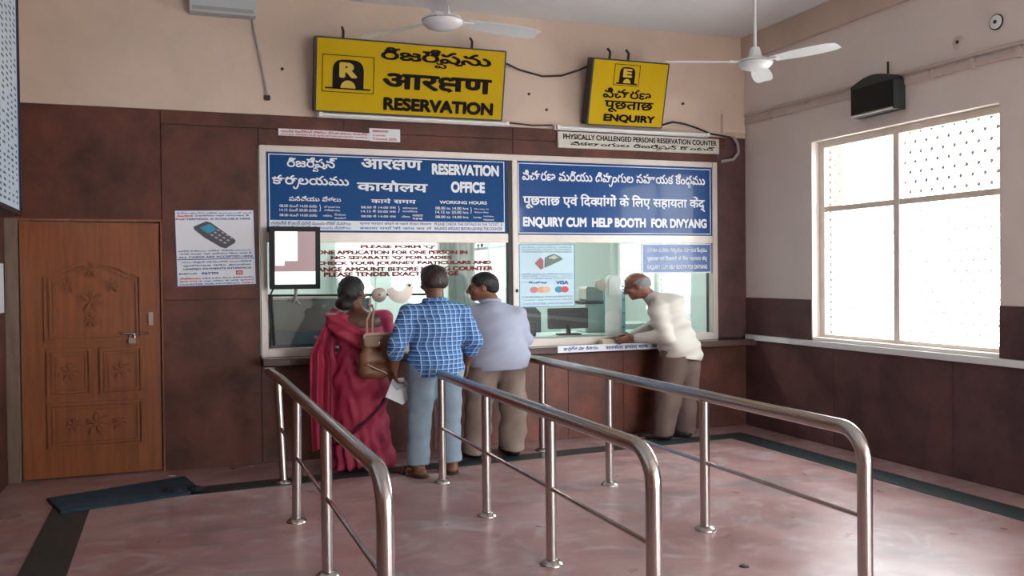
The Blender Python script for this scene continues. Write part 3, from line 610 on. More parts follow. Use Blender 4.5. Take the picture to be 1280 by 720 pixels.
# white panel unit at the glass
sp = empty('acrylic_speech_unit', (-1.60, .065, .99)); tag(sp, 'white upright panel with rounded top and round disc behind glass, left of the white-haired man', 'panel')
def rr(x0, x1, z0, z1, r, n=6):
    P = []
    for cx, cz, a in ((x1 - r, z1 - r, 0), (x0 + r, z1 - r, 90)): P += [(cx + r * math.cos(math.radians(a + 90 * k / n)), cz + r * math.sin(math.radians(a + 90 * k / n))) for k in range(n + 1)]
    return [(x0, z0), (x1, z0)] + P
MB().prism(rr(0, .18, 0, .60, .07), .01, .03).build('panel', mat('translucent_white', (.62, .66, .62), .3), sp)
MB().prism(rr(.03, .175, .40, .585, .06), .0, .01).build('upper_plate', WHITE, sp); MB().prism(rr(-.01, .15, .0, .24, .06), .0, .012).build('lower_plate', WHITE, sp)
MB().lathe([(.0001, -.01), (.05, -.01), (.06, .0), (.06, .02)], 24, (-.055, 0, .50), 'y').build('speaking_disc', BEIGE, sp, smooth=True)
cy = empty('document_rack', (-1.36, .30, .987)); tag(cy, 'teal upright file rack behind the right window beside the white panel', 'rack')
MB().bevbox(-.06, .10, 0, .2, 0, .55, .01, 'z').build('rack_body', mat('teal_plastic', (.05, .24, .28), .4), cy)
for k in range(4): MB().box(-.05, .09, -.004, 0, .06 + k * .14, .075 + k * .14).build('rack_divider', DARK, cy)
tb = empty('office_table', (-.8, 1.6, 0)); tag(tb, 'pale table with papers at the right end of the office', 'table')
MB().box(-.5, .5, -.3, .3, .98, 1.02).build('table_top', OFFP, tb); MB().box(-.5, .5, -.28, -.26, 0, .98).build('front_panel', OFFW, tb)
MB().box(-.5, -.46, -.3, .3, 0, .98).build('leg', OFFP, tb); MB().box(.46, .5, -.3, .3, 0, .98).build('leg', OFFP, tb)
cp = empty('cubicle_screen', (-4.45, .35, 0)); tag(cp, 'grey-green partition panel behind the left end of the left counter window', 'partition')
MB().box(-.42, .55, 0, .04, 0, 1.42).build('panel', OFFG, cp); MB().frame(-.42, .55, .95, 1.42, .02, -.01, 0).build('rim', ALU, cp)
bn = empty('inner_bench', (-4.45, .22, .0)); tag(bn, 'glossy teal bench top below the partition panel', 'bench')
MB().bevbox(-.45, 1.3, -.0, .12, .99, 1.11, .01, 'x').build('bench_top', OFFB, bn); MB().box(-.42, 1.27, .02, .1, 0, .99).build('bench_front', OFFB, bn)
cab = empty('wall_cabinet', (-2.9, 2.85, 0)); tag(cab, 'tall pale cabinet at the office back wall behind the left window', 'cabinet')
MB().bevbox(-.9, .5, 0, .33, 0, 1.9, .01, 'z').build('body', OFFP, cab)
for k in range(3): MB().box(-.88 + k * .46, -.88 + k * .46 + .44, -.015, 0, .1, 1.86).build('door', OFFW, cab)
pw = empty('curtain_panel', (-2.12, 3.15, 0)); tag(pw, 'grey-green wall cloth hanging at the office back, beside the glass poster', 'curtain')
pts = [(-.35 + k * .0175, -.0 - .03 * (math.sin(k * .9))) for k in range(41)]
V = [(x, y, z) for z in (1.2, 2.5) for x, y in pts]; MB().add(V, [(k, k + 1, 42 + k, 41 + k) for k in range(40)]).build('cloth', OFFG, pw, smooth=True)
sm = empty('paper_stack', (-1.68, -.11, .914)); tag(sm, 'small yellowed paper pile on the ledge by the white-jacketed man', 'papers')
MB().box(-.07, .05, -.05, .05, 0, .045).build('sheets', mat('yellow_paper', (.55, .45, .28), .6), sm)

# ================================================================= FIXTURES
bd = empty('chart_board', (-6.625, -.92, 2.05)); tag(bd, 'tall pale chart board with tiny ruled print, projecting from the left wall', 'board')
MB().box(-.24, -.01, -5.0, -.0, 0, 1.95).build('case', DARK, bd)
MB().box(-.01, 0, -4.98, -.02, .03, 1.93).build('face', mat('chart_white', (.70, .82, .92), .4), bd)
MB().box(-.012, .012, -.022, 0.0, 0, 1.95).build('frame_edge', DARK, bd); MB().box(-.012, .012, -5.0, 0, 0, .03).build('frame_edge', DARK, bd)
cht = MB()
for r in range(48):
    z = .07 + r * .039
    for c_ in range(30):
        y = -.10 - c_ * .16
        if random.random() < .93:
            L_ = random.choice((.05, .07, .10)); cht.add([(.001, y, z), (.001, y - L_, z), (.001, y - L_, z + .016), (.001, y, z + .016)], [(0, 1, 2, 3)])
cp_ = cht.build('chart_print', mat('chart_blue_ink', (.06, .10, .16), .5), bd); cp_['kind'] = 'stuff'
lx = MB().tube([(.002, -.045, .04), (.002, -.045, 1.92)], .003, 4); lx.build('ruled_line', BLUEP, bd)
ls = empty('wall_sticker', (-6.868, -.3, 1.35)); tag(ls, 'small white paper sticker on the left wall beside the door', 'sticker'); MB().box(0, .003, -.3, .24, 0, .38).build('sheet', PAPER, ls)

ac = empty('wall_box', (-5.47, 0, 3.80)); tag(ac, 'pale grey rectangular box high on the wall above the card poster', 'box')
MB().bevbox(0, .53, -.12, 0, 0, .24, .006).build('body', mat('pale_blue_grey', (.45, .50, .52), .5), ac); MB().box(.02, .51, -.124, -.12, .02, .05).build('vent_slot', CABLEG, ac)

sk = empty('wall_speaker', (-.012, -1.96, 2.92), (0, 0, 0)); tag(sk, 'dark green wall speaker with a curved top above the window', 'speaker')
P = [(-.27, 0), (.25, 0), (.25, .27)] + [(.25 - .52 * t, .27 + .06 * math.sin(math.pi * t)) for t in [k / 10 for k in range(1, 10)]] + [(-.27, .24)]
n = len(P); V = [(0, a, c) for a, c in P] + [(-.11, a * .96, c * .97 + .005) for a, c in P]
MB().add(V, [tuple(range(n)), tuple(range(n, 2 * n))[::-1]] + [(i, (i + 1) % n, n + (i + 1) % n, n + i) for i in range(n)]).build('case', SPK, sk)
MB().box(-.118, -.11, -.24, .22, .03, .24).build('grille', BLACK, sk); MB().box(-.122, -.10, -.25, .23, .005, .018).build('bottom_strip', ALU, sk)
MB().tube([(-.02, -.1, .25), (-.02, -.1, .42)], .01, 6).build('bracket', DARK, sk)

# conduits along right wall
c1 = tag(MB().tube([(-.02, -.02, 3.235), (-.02, -1.2, 3.225), (-.02, -2.4, 3.21), (-.02, -6.4, 3.17)], .014, 8).build('wall_conduit', CONDUIT, smooth=True), 'upper painted conduit pipe running along the right wall above the window', 'conduit')
c2 = empty('wall_conduit', (0, 0, 0)); tag(c2, 'lower painted cable trunking running along the right wall above the window', 'conduit')
MB().add([(x, y, z + .0) for y, zz in ((-.02, 3.14), (-6.4, 3.08)) for x, z in ((0, zz), (-.022, zz), (-.022, zz + .05), (0, zz + .05))], [(0, 1, 2, 3), (4, 5, 6, 7), (0, 1, 5, 4), (1, 2, 6, 5), (2, 3, 7, 6), (3, 0, 4, 7)]).build('trunking', CONDUIT, c2)
for y in (-.45, -1.0, -2.5, -2.9, -3.3): MB().box(-.028, 0, y - .015, y + .015, 3.05 + .09 - .0105 * abs(y) - .005 - .0, 3.21 - .0105 * abs(y)).build('clip', CONDUIT, c2)
for y, z, lb in ((-2.76, 3.335, 'round grey plate on the upper right wall, nearer the window mullion'), (-3.1, 3.4, 'round ringed plate on the upper right wall, nearest the picture edge')):
    o = empty('junction_plate', (0, y, z)); tag(o, lb, 'wall plate'); MB().lathe([(.05, 0), (.05, -.012), (.042, -.016), (.0001, -.016)], 20, (0, 0, 0), 'x').build('plate', CONDUIT if y > -3 else WHITEM, o, smooth=True)
    if y < -3: MB().lathe([(.058, 0), (.058, -.008), (.049, -.008)], 20, (0, 0, 0), 'x').build('dark_ring', DARK, o)
    MB().lathe([(.014, -.016), (.014, -.02), (.0001, -.02)], 10, (0, 0, 0), 'x').build('screw', DARK, o)
tag(MB().box(-.30, -.02, -.03, 0, 3.04, 3.24).build('wall_trunking_box', PEACH, bevel=.01), 'peach-painted trunking box at the wall corner above the brown stone', 'box')
tag(MB().tube([(-.17, -.03, 3.01), (-.13, -.05, 2.93), (-.12, -.05, 2.84), (-.18, -.05, 2.77), (-.33, -.04, 2.745)], .016, 8).build('corner_cable', CABLEG, smooth=True), 'grey cable curving down at the top corner pillar', 'cable')
tag(MB().tube([(-2.70, -.13, 3.56), (-2.55, -.06, 3.53), (-2.3, -.03, 3.49), (-2.1, -.03, 3.51), (-1.95, -.08, 3.56), (-1.86, -.13, 3.60)], .010, 6).build('sagging_cable', CABLE, smooth=True), 'dark cable sagging between the RESERVATION and ENQUIRY signs', 'cable')
tag(MB().tube([(-2.66, -.04, 3.03), (-2.4, -.02, 3.02), (-2.2, -.03, 3.03)], .008, 6).build('joining_cable', CABLE, smooth=True), 'short dark cable between the two tube light battens', 'cable')
tag(MB().tube([(-1.06, -.14, 3.07), (-.9, -.06, 3.12), (-.75, -.04, 3.11), (-.6, -.02, 3.08), (-.44, -.02, 3.03), (-.2, -.03, 3.0)], .010, 6).build('loose_cable', CABLE, smooth=True), 'dark cable arching from the ENQUIRY sign to the corner', 'cable')
tag(MB().tube([(-4.965, -.02, 3.80), (-4.95, -.02, 3.7), (-4.90, -.02, 3.45), (-4.865, -.02, 3.25), (-4.85, -.02, 3.15)], .010, 6).build('hanging_cable', CABLEG, smooth=True), 'thin grey cable hanging down the wall left of the RESERVATION sign', 'cable')
tag(MB().box(-4.875, -4.825, -.03, 0, 3.12, 3.165).build('cable_end', DARK, bevel=.006), 'small dark connector at the end of the hanging grey cable', 'connector')
for x, z, w_ in ((-2.43, 3.32, 'halfway between the two yellow signs, upper one'), (-2.25, 3.18, 'between the two yellow signs, lower right one'), (-.75, 3.32, 'right of the ENQUIRY sign'), (-4.72, 3.4, 'left of the RESERVATION sign')): tag(MB().lathe([(.014, 0), (.010, -.02), (.0001, -.02)], 8, (x, 0, z), 'y').build('wall_plug', DARK), 'tiny dark wall plug in the plaster ' + w_, 'wall plug', 'wall plugs in the upper plaster')

# fans
def fan(x, y, z, a0, label):
    o = empty('ceiling_fan', (x, y, z)); tag(o, label, 'ceiling fan')
    MB().lathe([(.0001, -.055), (.06, -.052), (.11, -.035), (.135, -.01), (.14, .01), (.125, .03), (.075, .045), (.055, .055), (.045, .10), (.035, .13), (.0001, .13)], 32).build('motor', FANM, o, smooth=True)
    MB().lathe([(.141, .004), (.1425, .008), (.141, .012)], 32).build('motor_ring', CABLEG, o, smooth=True)
    MB().tube([(0, 0, .12), (0, 0, 4.04 - z)], .013, 10).build('down_rod', FANM, o, smooth=True)
    MB().lathe([(.02, 4.04 - z - .1), (.07, 4.04 - z - .03), (.075, 4.04 - z)], 20).build('canopy', FANM, o, smooth=True)
    for k in range(3):
        a = a0 + k * 2 * math.pi / 3; c, s = math.cos(a), math.sin(a); V = []
        n = 9
        for i in range(n + 1):
            r = .17 + .57 * i / n; hw = .052 + .028 * math.sin(min(1, i / n * 1.1) * math.pi * .75); hw *= 1 if i < n else .7
            tw = math.radians(10)
            for u, dz in ((-1, 0), (0, .006), (1, 0)):
                px, py = r, u * hw
                for zz in (0, -.004): V.append((px * c - py * s, px * s + py * c, .012 + dz + zz - py * math.sin(tw) - .01 * (i / n)))
        Fs = []
        for i in range(n):
            b_ = i * 6; e_ = b_ + 6
            Fs += [(b_, b_ + 2, e_ + 2, e_), (b_ + 2, b_ + 4, e_ + 4, e_ + 2), (b_ + 1, e_ + 1, e_ + 3, b_ + 3), (b_ + 3, e_ + 3, e_ + 5, b_ + 5), (b_, e_, e_ + 1, b_ + 1), (b_ + 4, b_ + 5, e_ + 5, e_ + 4)]
        Fs += [(0, 1, 3, 2), (2, 3, 5, 4), (n * 6, n * 6 + 2, n * 6 + 3, n * 6 + 1), (n * 6 + 2, n * 6 + 4, n * 6 + 5, n * 6 + 3)]
        bl = MB().add(V, Fs).build('blade', FANM, o, smooth=True)
        MB().add([(.10 * c - d * s, .10 * s + d * c, zz) for d in (-.02, .02) for zz in (.008, .016)] + [(.22 * c - d * s, .22 * s + d * c, zz) for d in (-.03, .03) for zz in (.006, .018)], [(0, 1, 3, 2), (4, 6, 7, 5), (0, 4, 5, 1), (2, 3, 7, 6), (0, 2, 6, 4), (1, 5, 7, 3)]).build('blade_arm', FANM, o)
fan(-3.9, -2.13, 3.315, math.radians(8), 'white ceiling fan near the top edge above the RESERVATION sign')
fan(-1.2, -1.86, 3.285, math.radians(168), 'white ceiling fan on a rod at the right, left of the wall speaker')

# mat and litter
V = [(-6.52, -.72), (-6.2, -.60), (-5.57, -.34), (-5.50, -.68), (-5.54, -.95), (-5.9, -1.06), (-6.38, -1.19)]
fm = MB(); n = len(V); fm.add([(x, y, .002) for x, y in V] + [(x + .005, y + .005, .018) for x, y in V], [tuple(range(n)), tuple(range(n, 2 * n))] + [(i, (i + 1) % n, n + (i + 1) % n, n + i) for i in range(n)])
tag(fm.build('doormat', MATB, bevel=.004), 'worn blue doormat lying askew in front of the wooden door', 'doormat')
cr = MB()
for k in range(6):
    x, y = -5.68 + .045 * k * random.uniform(.8, 1.1), -.86 + random.uniform(-.05, .05)
    cr.lathe([(.0001, .055), (.03, .045), (.05, .022), (.055, .019)], 7, (x, y, 0))
tag(cr.build('crumpled_rag', mat('dark_rag', (.012, .018, .03), .95), smooth=True), 'dark crumpled rag on the right end of the doormat', 'rag')
def litter(x, y, z, s, lb, cat='litter', nm='paper_scrap'):
    m = MB(); V = []; rnd = random.Random(int(x * 1000))
    for k in range(6): V.append((x + s * rnd.uniform(-1, 1) * 1.3, y + s * rnd.uniform(-.7, .7), z + .002 + s * rnd.uniform(0, .5)))
    m.add(V, [(0, 1, 2), (0, 2, 3), (2, 3, 4), (3, 4, 5), (1, 2, 4), (0, 3, 5)]); tag(m.build(nm, WHITE), lb, cat)
litter(-5.50, -.92, .018, .035, 'white scrap of paper beside the dark rag on the doormat'); litter(-5.05, -.16, 0, .035, 'white scrap of litter by the brown wall right of the doormat'); litter(-5.66, -.25, 0, .03, 'pale scrap of litter between doormat and wall')
tag(MB().lathe([(.03, .001), (.025, .006), (.0001, .008)], 6, (-2.75, -3.9, 0)).build('dry_leaf', DARK), 'tiny dark leaf fragment on the floor between the middle and right railings', 'leaf')

# ---- railings
def railing(x, posts, top0, bot0, label, yend):
    o = empty('queue_railing', (x, yend, 0)); tag(o, label, 'railing', None)
    z = .835; R = .036
    T = [Vector((top0[0] - x, top0[1] - yend, z))]
    y_a = .16
    pts = [tuple(T[0])] + [(0 if i else (top0[0] - x) * .5, (top0[1] - yend) * (1 - i / 6) + y_a * (i / 6), z + .0) for i in range(1, 6)]
    pts += [(0, y_a * (1 - math.sin(t)), z - y_a + y_a * math.cos(t)) for t in [math.pi / 2 * k / 8 for k in range(9)]]
    pts += [(0, 0, .3), (0, 0, .012)]
    MB().tube(pts, R, 16).build('handrail', STEEL, o, smooth=True)
    def flange(px, py, pr): MB().lathe([(.068, 0), (.066, .008), (.05, .02), (.037, .028), (.035, .028)], 20, (px, py, 0)).build('flange', STEEL, pr, smooth=True)
    flange(0, 0, o)
    prev = None; allp = []
    for i, p in enumerate(posts):
        bx, by, tx, ty = p; bx -= x; tx -= x; by -= yend; ty -= yend
        po_ = MB().tube([(bx, by, .005), ((bx + tx) / 2, (by + ty) / 2, .42), (tx, ty, z - .015)], .031, 14).build('post', STEEL, o, smooth=True); flange(bx, by, po_)
        allp.append(((bx + tx) / 2, (by + ty) / 2))
    allp.append((0, 0))
    for a, b in zip(allp[:-1], allp[1:]): MB().tube([(a[0], a[1], .42), (b[0], b[1], .42)], .0125, 8).build('lower_rail', STEEL, o, smooth=True)
    MB().lathe([(.05, z + .02), (.05, z + .03), (.0001, z + .035)], 14, (pts[0][0], pts[0][1], 0)).build('end_cap', STEEL, o, smooth=True) if label.startswith('left') else None
railing(-4.886, [(-4.845, -.82, -4.87, -.74), (-4.90, -2.02, -4.886, -2.02), (-4.886, -3.19, -4.886, -3.19)], (-4.91, -.47), None, 'leftmost stainless steel queue railing, nearest the wooden door', -4.62)
railing(-3.708, [(-3.70, -1.30, -3.70, -1.30), (-3.70, -2.36, -3.70, -2.36), (-3.70, -3.46, -3.70, -3.46)], (-3.70, -1.27), None, 'middle stainless steel queue railing ending behind the checked shirt man', -4.62)
railing(-2.55, [(-2.50, -.42, -2.49, -.42), (-2.55, -1.88, -2.55, -1.88), (-2.55, -3.20, -2.55, -3.20)], (-2.58, -.34), None, 'rightmost stainless steel queue railing, leading to the enquiry window', -4.60)

# ================================================================= PEOPLE (signed-distance bodies meshed into one continuous surface each)
WIDE = 1.28
class Sdf:
    def __init__(s): s.p = []
    def cap(s, a, b, ra, rb=None, k=.02, M3=None, sc=(1, 1, 1), sub=False):
        s.p.append(('c', np.array(a, float), np.array(b, float), ra, ra if rb is None else rb, k, M3, np.array(sc, float), sub)); return s
    def ell(s, c, r, k=.02, M3=None, sub=False):
        s.p.append(('e', np.array(c, float), np.array(r, float), 0, 0, k, M3, np.ones(3), sub)); return s
    def chain(s, pts, rs, k=.015, **kw):
        for i in range(len(pts) - 1): s.cap(pts[i], pts[i + 1], rs[i], rs[i + 1], k, **kw)
        return s
    def plane(s, pt, nrm):   # removes the side the normal points to
        s.p.append(('p', np.array(pt, float), np.array(nrm, float) / np.linalg.norm(nrm), 0, 0, 0, None, None, True)); return s
    def mesh(s, h, warp=None):
        lo = np.full(3, 9.); hi = -lo
        for q in s.p:
            if q[8]: continue
            if q[0] == 'e': r = q[2].max(); a = q[1] - r; b = q[1] + r
            else: r = max(q[3], q[4]) * q[7].max(); a = np.minimum(q[1], q[2]) - r; b = np.maximum(q[1], q[2]) + r
            lo = np.minimum(lo, a); hi = np.maximum(hi, b)
        lo -= 4 * h; hi += 4 * h; n = np.ceil((hi - lo) / h).astype(int) + 1
        ax = [lo[i] + h * np.arange(n[i]) for i in range(3)]
        D = np.full(n, .2, np.float32)
        for q in s.p:
            if q[0] == 'p':
                d = sum((ax[i].reshape([-1 if j == i else 1 for j in range(3)]) - q[1][i]) * q[2][i] for i in range(3))
                D = np.maximum(D, d.astype(np.float32)); continue
            if q[0] == 'e': r = q[2].max() + q[5] + 2 * h; a = q[1] - r; b = q[1] + r
            else: r = max(q[3], q[4]) * q[7].max() + q[5] + 2 * h; a = np.minimum(q[1], q[2]) - r; b = np.maximum(q[1], q[2]) + r
            i0 = np.clip(np.floor((a - lo) / h).astype(int), 0, n - 1); i1 = np.clip(np.ceil((b - lo) / h).astype(int) + 1, 1, n)
            if (i1 <= i0).any(): continue
            P = np.stack(np.meshgrid(*[ax[i][i0[i]:i1[i]] for i in range(3)], indexing='ij'), -1)
            X = P - q[1]
            if q[6] is not None: X = X @ q[6]
            if q[0] == 'e':
                k0 = np.linalg.norm(X / q[2], axis=-1); k1 = np.linalg.norm(X / q[2] ** 2, axis=-1) + 1e-9
                d = k0 * (k0 - 1) / k1
            else:
                X = X / q[7]; ab = (q[2] - q[1])
                if q[6] is not None: ab = ab @ q[6]
                ab = ab / q[7]
                t = np.clip((X @ ab) / (ab @ ab + 1e-9), 0, 1)
                d = (np.linalg.norm(X - t[..., None] * ab, axis=-1) - (q[3] + (q[4] - q[3]) * t)) * q[7].min()
            sl = tuple(slice(i0[i], i1[i]) for i in range(3)); O_ = D[sl]; k = max(q[5], 1e-4)
            if q[8]:
                d = -d; hh = np.maximum(k - np.abs(O_ - d), 0) / k; D[sl] = np.maximum(O_, d) + hh * hh * k * .25
            else:
                hh = np.maximum(k - np.abs(O_ - d), 0) / k; D[sl] = np.minimum(O_, d) - hh * hh * k * .25
        if warp is not None:
            P = np.stack(np.meshgrid(*ax, indexing='ij'), -1); D = D + warp(P)
        return snets(D, lo, h)
def snets(D, lo, h):
    S = D < 0; n = D.shape
    c = [S[i:n[0] - 1 + i, j:n[1] - 1 + j, k:n[2] - 1 + k] for i in (0, 1) for j in (0, 1) for k in (0, 1)]
    tot = sum(x.astype(np.int8) for x in c); act = (tot > 0) & (tot < 8)
    idx = np.full(act.shape, -1, int); cells = np.argwhere(act); idx[act] = np.arange(len(cells))
    acc = np.zeros((len(cells), 3)); cnt = np.zeros(len(cells)); I, J, K = cells.T
    corners = [(i, j, k) for i in (0, 1) for j in (0, 1) for k in (0, 1)]
    for a in range(8):
        for b in range(a + 1, 8):
            ca, cb = corners[a], corners[b]
            if sum(abs(x - y) for x, y in zip(ca, cb)) != 1: continue
            da = D[I + ca[0], J + ca[1], K + ca[2]]; db = D[I + cb[0], J + cb[1], K + cb[2]]
            m = (da < 0) != (db < 0); t = np.where(m, da / np.where(m, da - db, 1), 0)
            p = np.array(ca) + t[:, None] * (np.array(cb) - np.array(ca)); acc[m] += p[m]; cnt[m] += 1
    V = (cells + acc / np.maximum(cnt, 1)[:, None]) * h + lo
    Fs = []
    for ax_ in range(3):
        sl0 = [slice(None)] * 3; sl1 = [slice(None)] * 3; sl0[ax_] = slice(0, -1); sl1[ax_] = slice(1, None)
        A = S[tuple(sl0)]; B = S[tuple(sl1)]; E = np.argwhere(A != B)
        u, v = [(1, 2), (2, 0), (0, 1)][ax_]
        E = E[(E[:, u] > 0) & (E[:, v] > 0) & (E[:, u] < n[u] - 1) & (E[:, v] < n[v] - 1)]
        def ci(du, dv):
            Q = E.copy(); Q[:, u] -= du; Q[:, v] -= dv; return idx[Q[:, 0], Q[:, 1], Q[:, 2]]
        q = np.stack([ci(1, 1), ci(0, 1), ci(0, 0), ci(1, 0)], 1)
        flip = ~A[E[:, 0], E[:, 1], E[:, 2]]; q[flip] = q[flip][:, ::-1]; Fs.append(q)
    Fs = np.concatenate(Fs); Fs = Fs[(Fs >= 0).all(1)]
    return V, Fs
def sobj(name, sdf, h, m, parent, warp=None, relax=2):
    V, Q = sdf.mesh(h, warp)
    # light Laplacian relaxation
    for _ in range(relax):
        s = np.zeros_like(V); c = np.zeros(len(V))
        for a in range(4):
            b = (a + 1) % 4
            np.add.at(s, Q[:, a], V[Q[:, b]]); np.add.at(c, Q[:, a], 1); np.add.at(s, Q[:, b], V[Q[:, a]]); np.add.at(c, Q[:, b], 1)
        V = V * .5 + .5 * s / np.maximum(c, 1)[:, None]
    V = V * np.array([WIDE, WIDE, 1])
    me = bpy.data.meshes.new(name)
    me.vertices.add(len(V)); me.vertices.foreach_set('co', V.astype(np.float32).ravel())
    me.loops.add(len(Q) * 4); me.loops.foreach_set('vertex_index', Q.astype(np.int32).ravel())
    me.polygons.add(len(Q)); me.polygons.foreach_set('loop_start', np.arange(0, len(Q) * 4, 4, dtype=np.int32)); me.polygons.foreach_set('loop_total', np.full(len(Q), 4, dtype=np.int32))
    me.polygons.foreach_set('use_smooth', np.ones(len(Q), bool)); me.update(calc_edges=True); me.validate(); me.materials.append(m)
    o = bpy.data.objects.new(name, me); COL.objects.link(o); o.parent = parent; return o
def A(*x): return np.array(x, float)
def rotz(a): c, s = math.cos(a), math.sin(a); return np.array([[c, -s, 0], [s, c, 0], [0, 0, 1.]])
def rotx(a): c, s = math.cos(a), math.sin(a); return np.array([[1., 0, 0], [0, c, -s], [0, s, c]])
def basis(L, Uu):
    Uu = Uu / np.linalg.norm(Uu); F_ = np.cross(Uu, L); F_ /= np.linalg.norm(F_); L = np.cross(F_, Uu); return np.stack([L, F_, Uu], 1)
def hand(S, wr, d, side, curl=.5, sc=1.0, out=None):
    """palm plus five fingers; d = pointing direction, side = direction the thumb leaves, out = back of the hand"""
    d = A(*d); d /= np.linalg.norm(d); side = A(*side); side -= d * side.dot(d); side /= np.linalg.norm(side); pn = np.cross(d, side)
    if out is not None and pn.dot(A(*out)) > 0: pn = -pn          # pn: palm side, fingers curl towards it
    R = np.stack([side, pn, d], 1)
    S.ell(wr + d * .045 * sc, A(.038, .016, .05) * sc, .015, R)
    for i, (o, L) in enumerate(((.028, .066), (.010, .075), (-.009, .070), (-.026, .054))):
        b = wr + d * .080 * sc + side * o * sc
        a1 = curl * .6; p1 = b + (d * math.cos(a1) + pn * math.sin(a1)) * L * .45 * sc
        a2 = curl * 1.5; p2 = p1 + (d * math.cos(a2) + pn * math.sin(a2)) * L * .32 * sc
        a3 = curl * 2.3; p3 = p2 + (d * math.cos(a3) + pn * math.sin(a3)) * L * .26 * sc
        S.chain([b, p1, p2, p3], [.0092 * sc, .0085 * sc, .0078 * sc, .0068 * sc], .004)
    b = wr + d * .02 * sc + side * .026 * sc; m1 = b + (d * .7 + side * .65 + pn * .2) * .036 * sc; m2 = m1 + (d * .92 + side * .2 + pn * .35) * .032 * sc
    S.chain([b, m1, m2], [.013 * sc, .0105 * sc, .0085 * sc], .008)
def head(S, c, R, fem=False):
    P = lambda x, y, z: c + R @ A(x, y, z)
    S.ell(P(0, -.012, .022), (.074, .094, .098), .02, R)
    S.ell(P(0, .030, -.045), (.056 if not fem else .052, .064, .080), .03, R)
    S.ell(P(0, .075, -.098), (.022, .02, .02), .02, R)
    S.cap(P(0, .092, .008), P(0, .112, -.034), .008, .0135, .012); S.ell(P(-.010, .102, -.038), (.009,) * 3, .006); S.ell(P(.010, .102, -.038), (.009,) * 3, .006)
    S.cap(P(-.034, .080, .022), P(.034, .080, .022), .010, .010, .015)
    S.cap(P(-.018, .090, -.064), P(.018, .090, -.064), .0065, .0065, .006); S.cap(P(-.016, .089, -.076), P(.016, .089, -.076), .007, .007, .006)
    for s in (-1, 1):
        S.ell(P(s * .029, .093, .002), (.014, .012, .009), .008, R, sub=True); S.ell(P(s * .050, .062, -.030), (.020, .022, .022), .02, R)
        S.ell(P(s * .076, -.006, -.012), (.009, .018, .032), .008, R @ rotz(s * -.35)); S.ell(P(s * .085, -.002, -.010), (.006, .009, .018), .004, R @ rotz(s * -.35), sub=True)
def skin_body(J, fem=False):
    S = Sdf(); R = J['R']; Rh = J['Rh']
    S.ell(J['pel'], (.135, .085, .10), .05, J['Rp']); mid = (J['pel'] + J['chest']) / 2; S.cap(J['pel'], J['chest'], .085, .09, .05, R, (1.3, .85, 1)); S.ell(J['chest'], (.145, .085, .15), .05, R)
    S.cap(J['sh_l'], J['sh_r'], .045, .045, .04)
    S.chain([J['neckb'], J['head'] + Rh @ A(0, -.02, -.05)], [.056 if not fem else .05, .052 if not fem else .044], .03)
    head(S, J['head'], Rh, fem); f = .88 if fem else 1
    for s in 'lr':
        S.chain([J['sh_' + s], J['el_' + s], J['wr_' + s]], [.048 * f, .038 * f, .026 * f], .02)
        e, w_ = J['el_' + s], J['wr_' + s]; S.ell(e + (w_ - e) * .3, (.038 * f, .038 * f, .075), .03, basis(A(1, .01, 0), w_ - e))
        hd = J['hd_' + s]; hand(S, J['wr_' + s] + (J['wr_' + s] - J['el_' + s]) * .02, hd[0], hd[1], hd[2], out=hd[3] if len(hd) > 3 else None)
        S.chain([J['hip_' + s], J['kn_' + s], J['an_' + s]], [.075, .052, .035], .03)
        k_, a_ = J['kn_' + s], J['an_' + s]; S.ell(k_ + (a_ - k_) * .3 + A(0, -.012, 0), (.05, .052, .12), .03)
        t = J['toe_' + s]; hz = A(a_[0], a_[1], .035); S.cap(hz - .3 * (t - hz) * .4, t, .032, .022, .02, None, (1, 1, .9)); S.ell(hz - (t - hz) * .2, (.032, .034, .033), .02); S.cap(a_, hz, .036, .032, .02)
        tv_ = (t - hz) / np.linalg.norm(t - hz); sd = np.cross(tv_, A(0, 0, 1))
        for q in range(5): S.cap(t + sd * (q - 2) * .015, t + sd * (q - 2) * .017 + tv_ * (.03 - .004 * abs(q - 1)), .011, .009, .004)
    return S
def joints(chest, pel, up, Lat, hd, yaw, pitch, **kw):
    """Lat: unit vector to the person's right seen from behind (+x when facing +y)"""
    J = dict(kw); J['chest'] = A(*chest); J['pel'] = A(*pel); J['head'] = A(*hd)
    J['R'] = basis(A(*Lat), A(*up)); J['Rp'] = basis(A(*kw.get('platv', Lat)), A(0, 0, 1)); J['Rh'] = rotz(yaw) @ rotx(pitch)
    for k in list(J):
        if k.startswith(('sh_', 'el_', 'wr_', 'hip_', 'kn_', 'an_', 'toe_', 'neckb')): J[k] = A(*J[k])
    return J
def folds(amp, fz, fx, ph=0.0):
    def w_(P):
        x, y, z = P[..., 0], P[..., 1], P[..., 2]
        return (amp * (np.sin(fx * x + 9 * np.sin(2.3 * z + ph) + ph) * .6 + np.sin(fz * z + 7 * x + 5 * y + ph) * .4 + .35 * np.sin(fz * 2.1 * z - 21 * x + 13 * y))).astype(np.float32)
    return w_
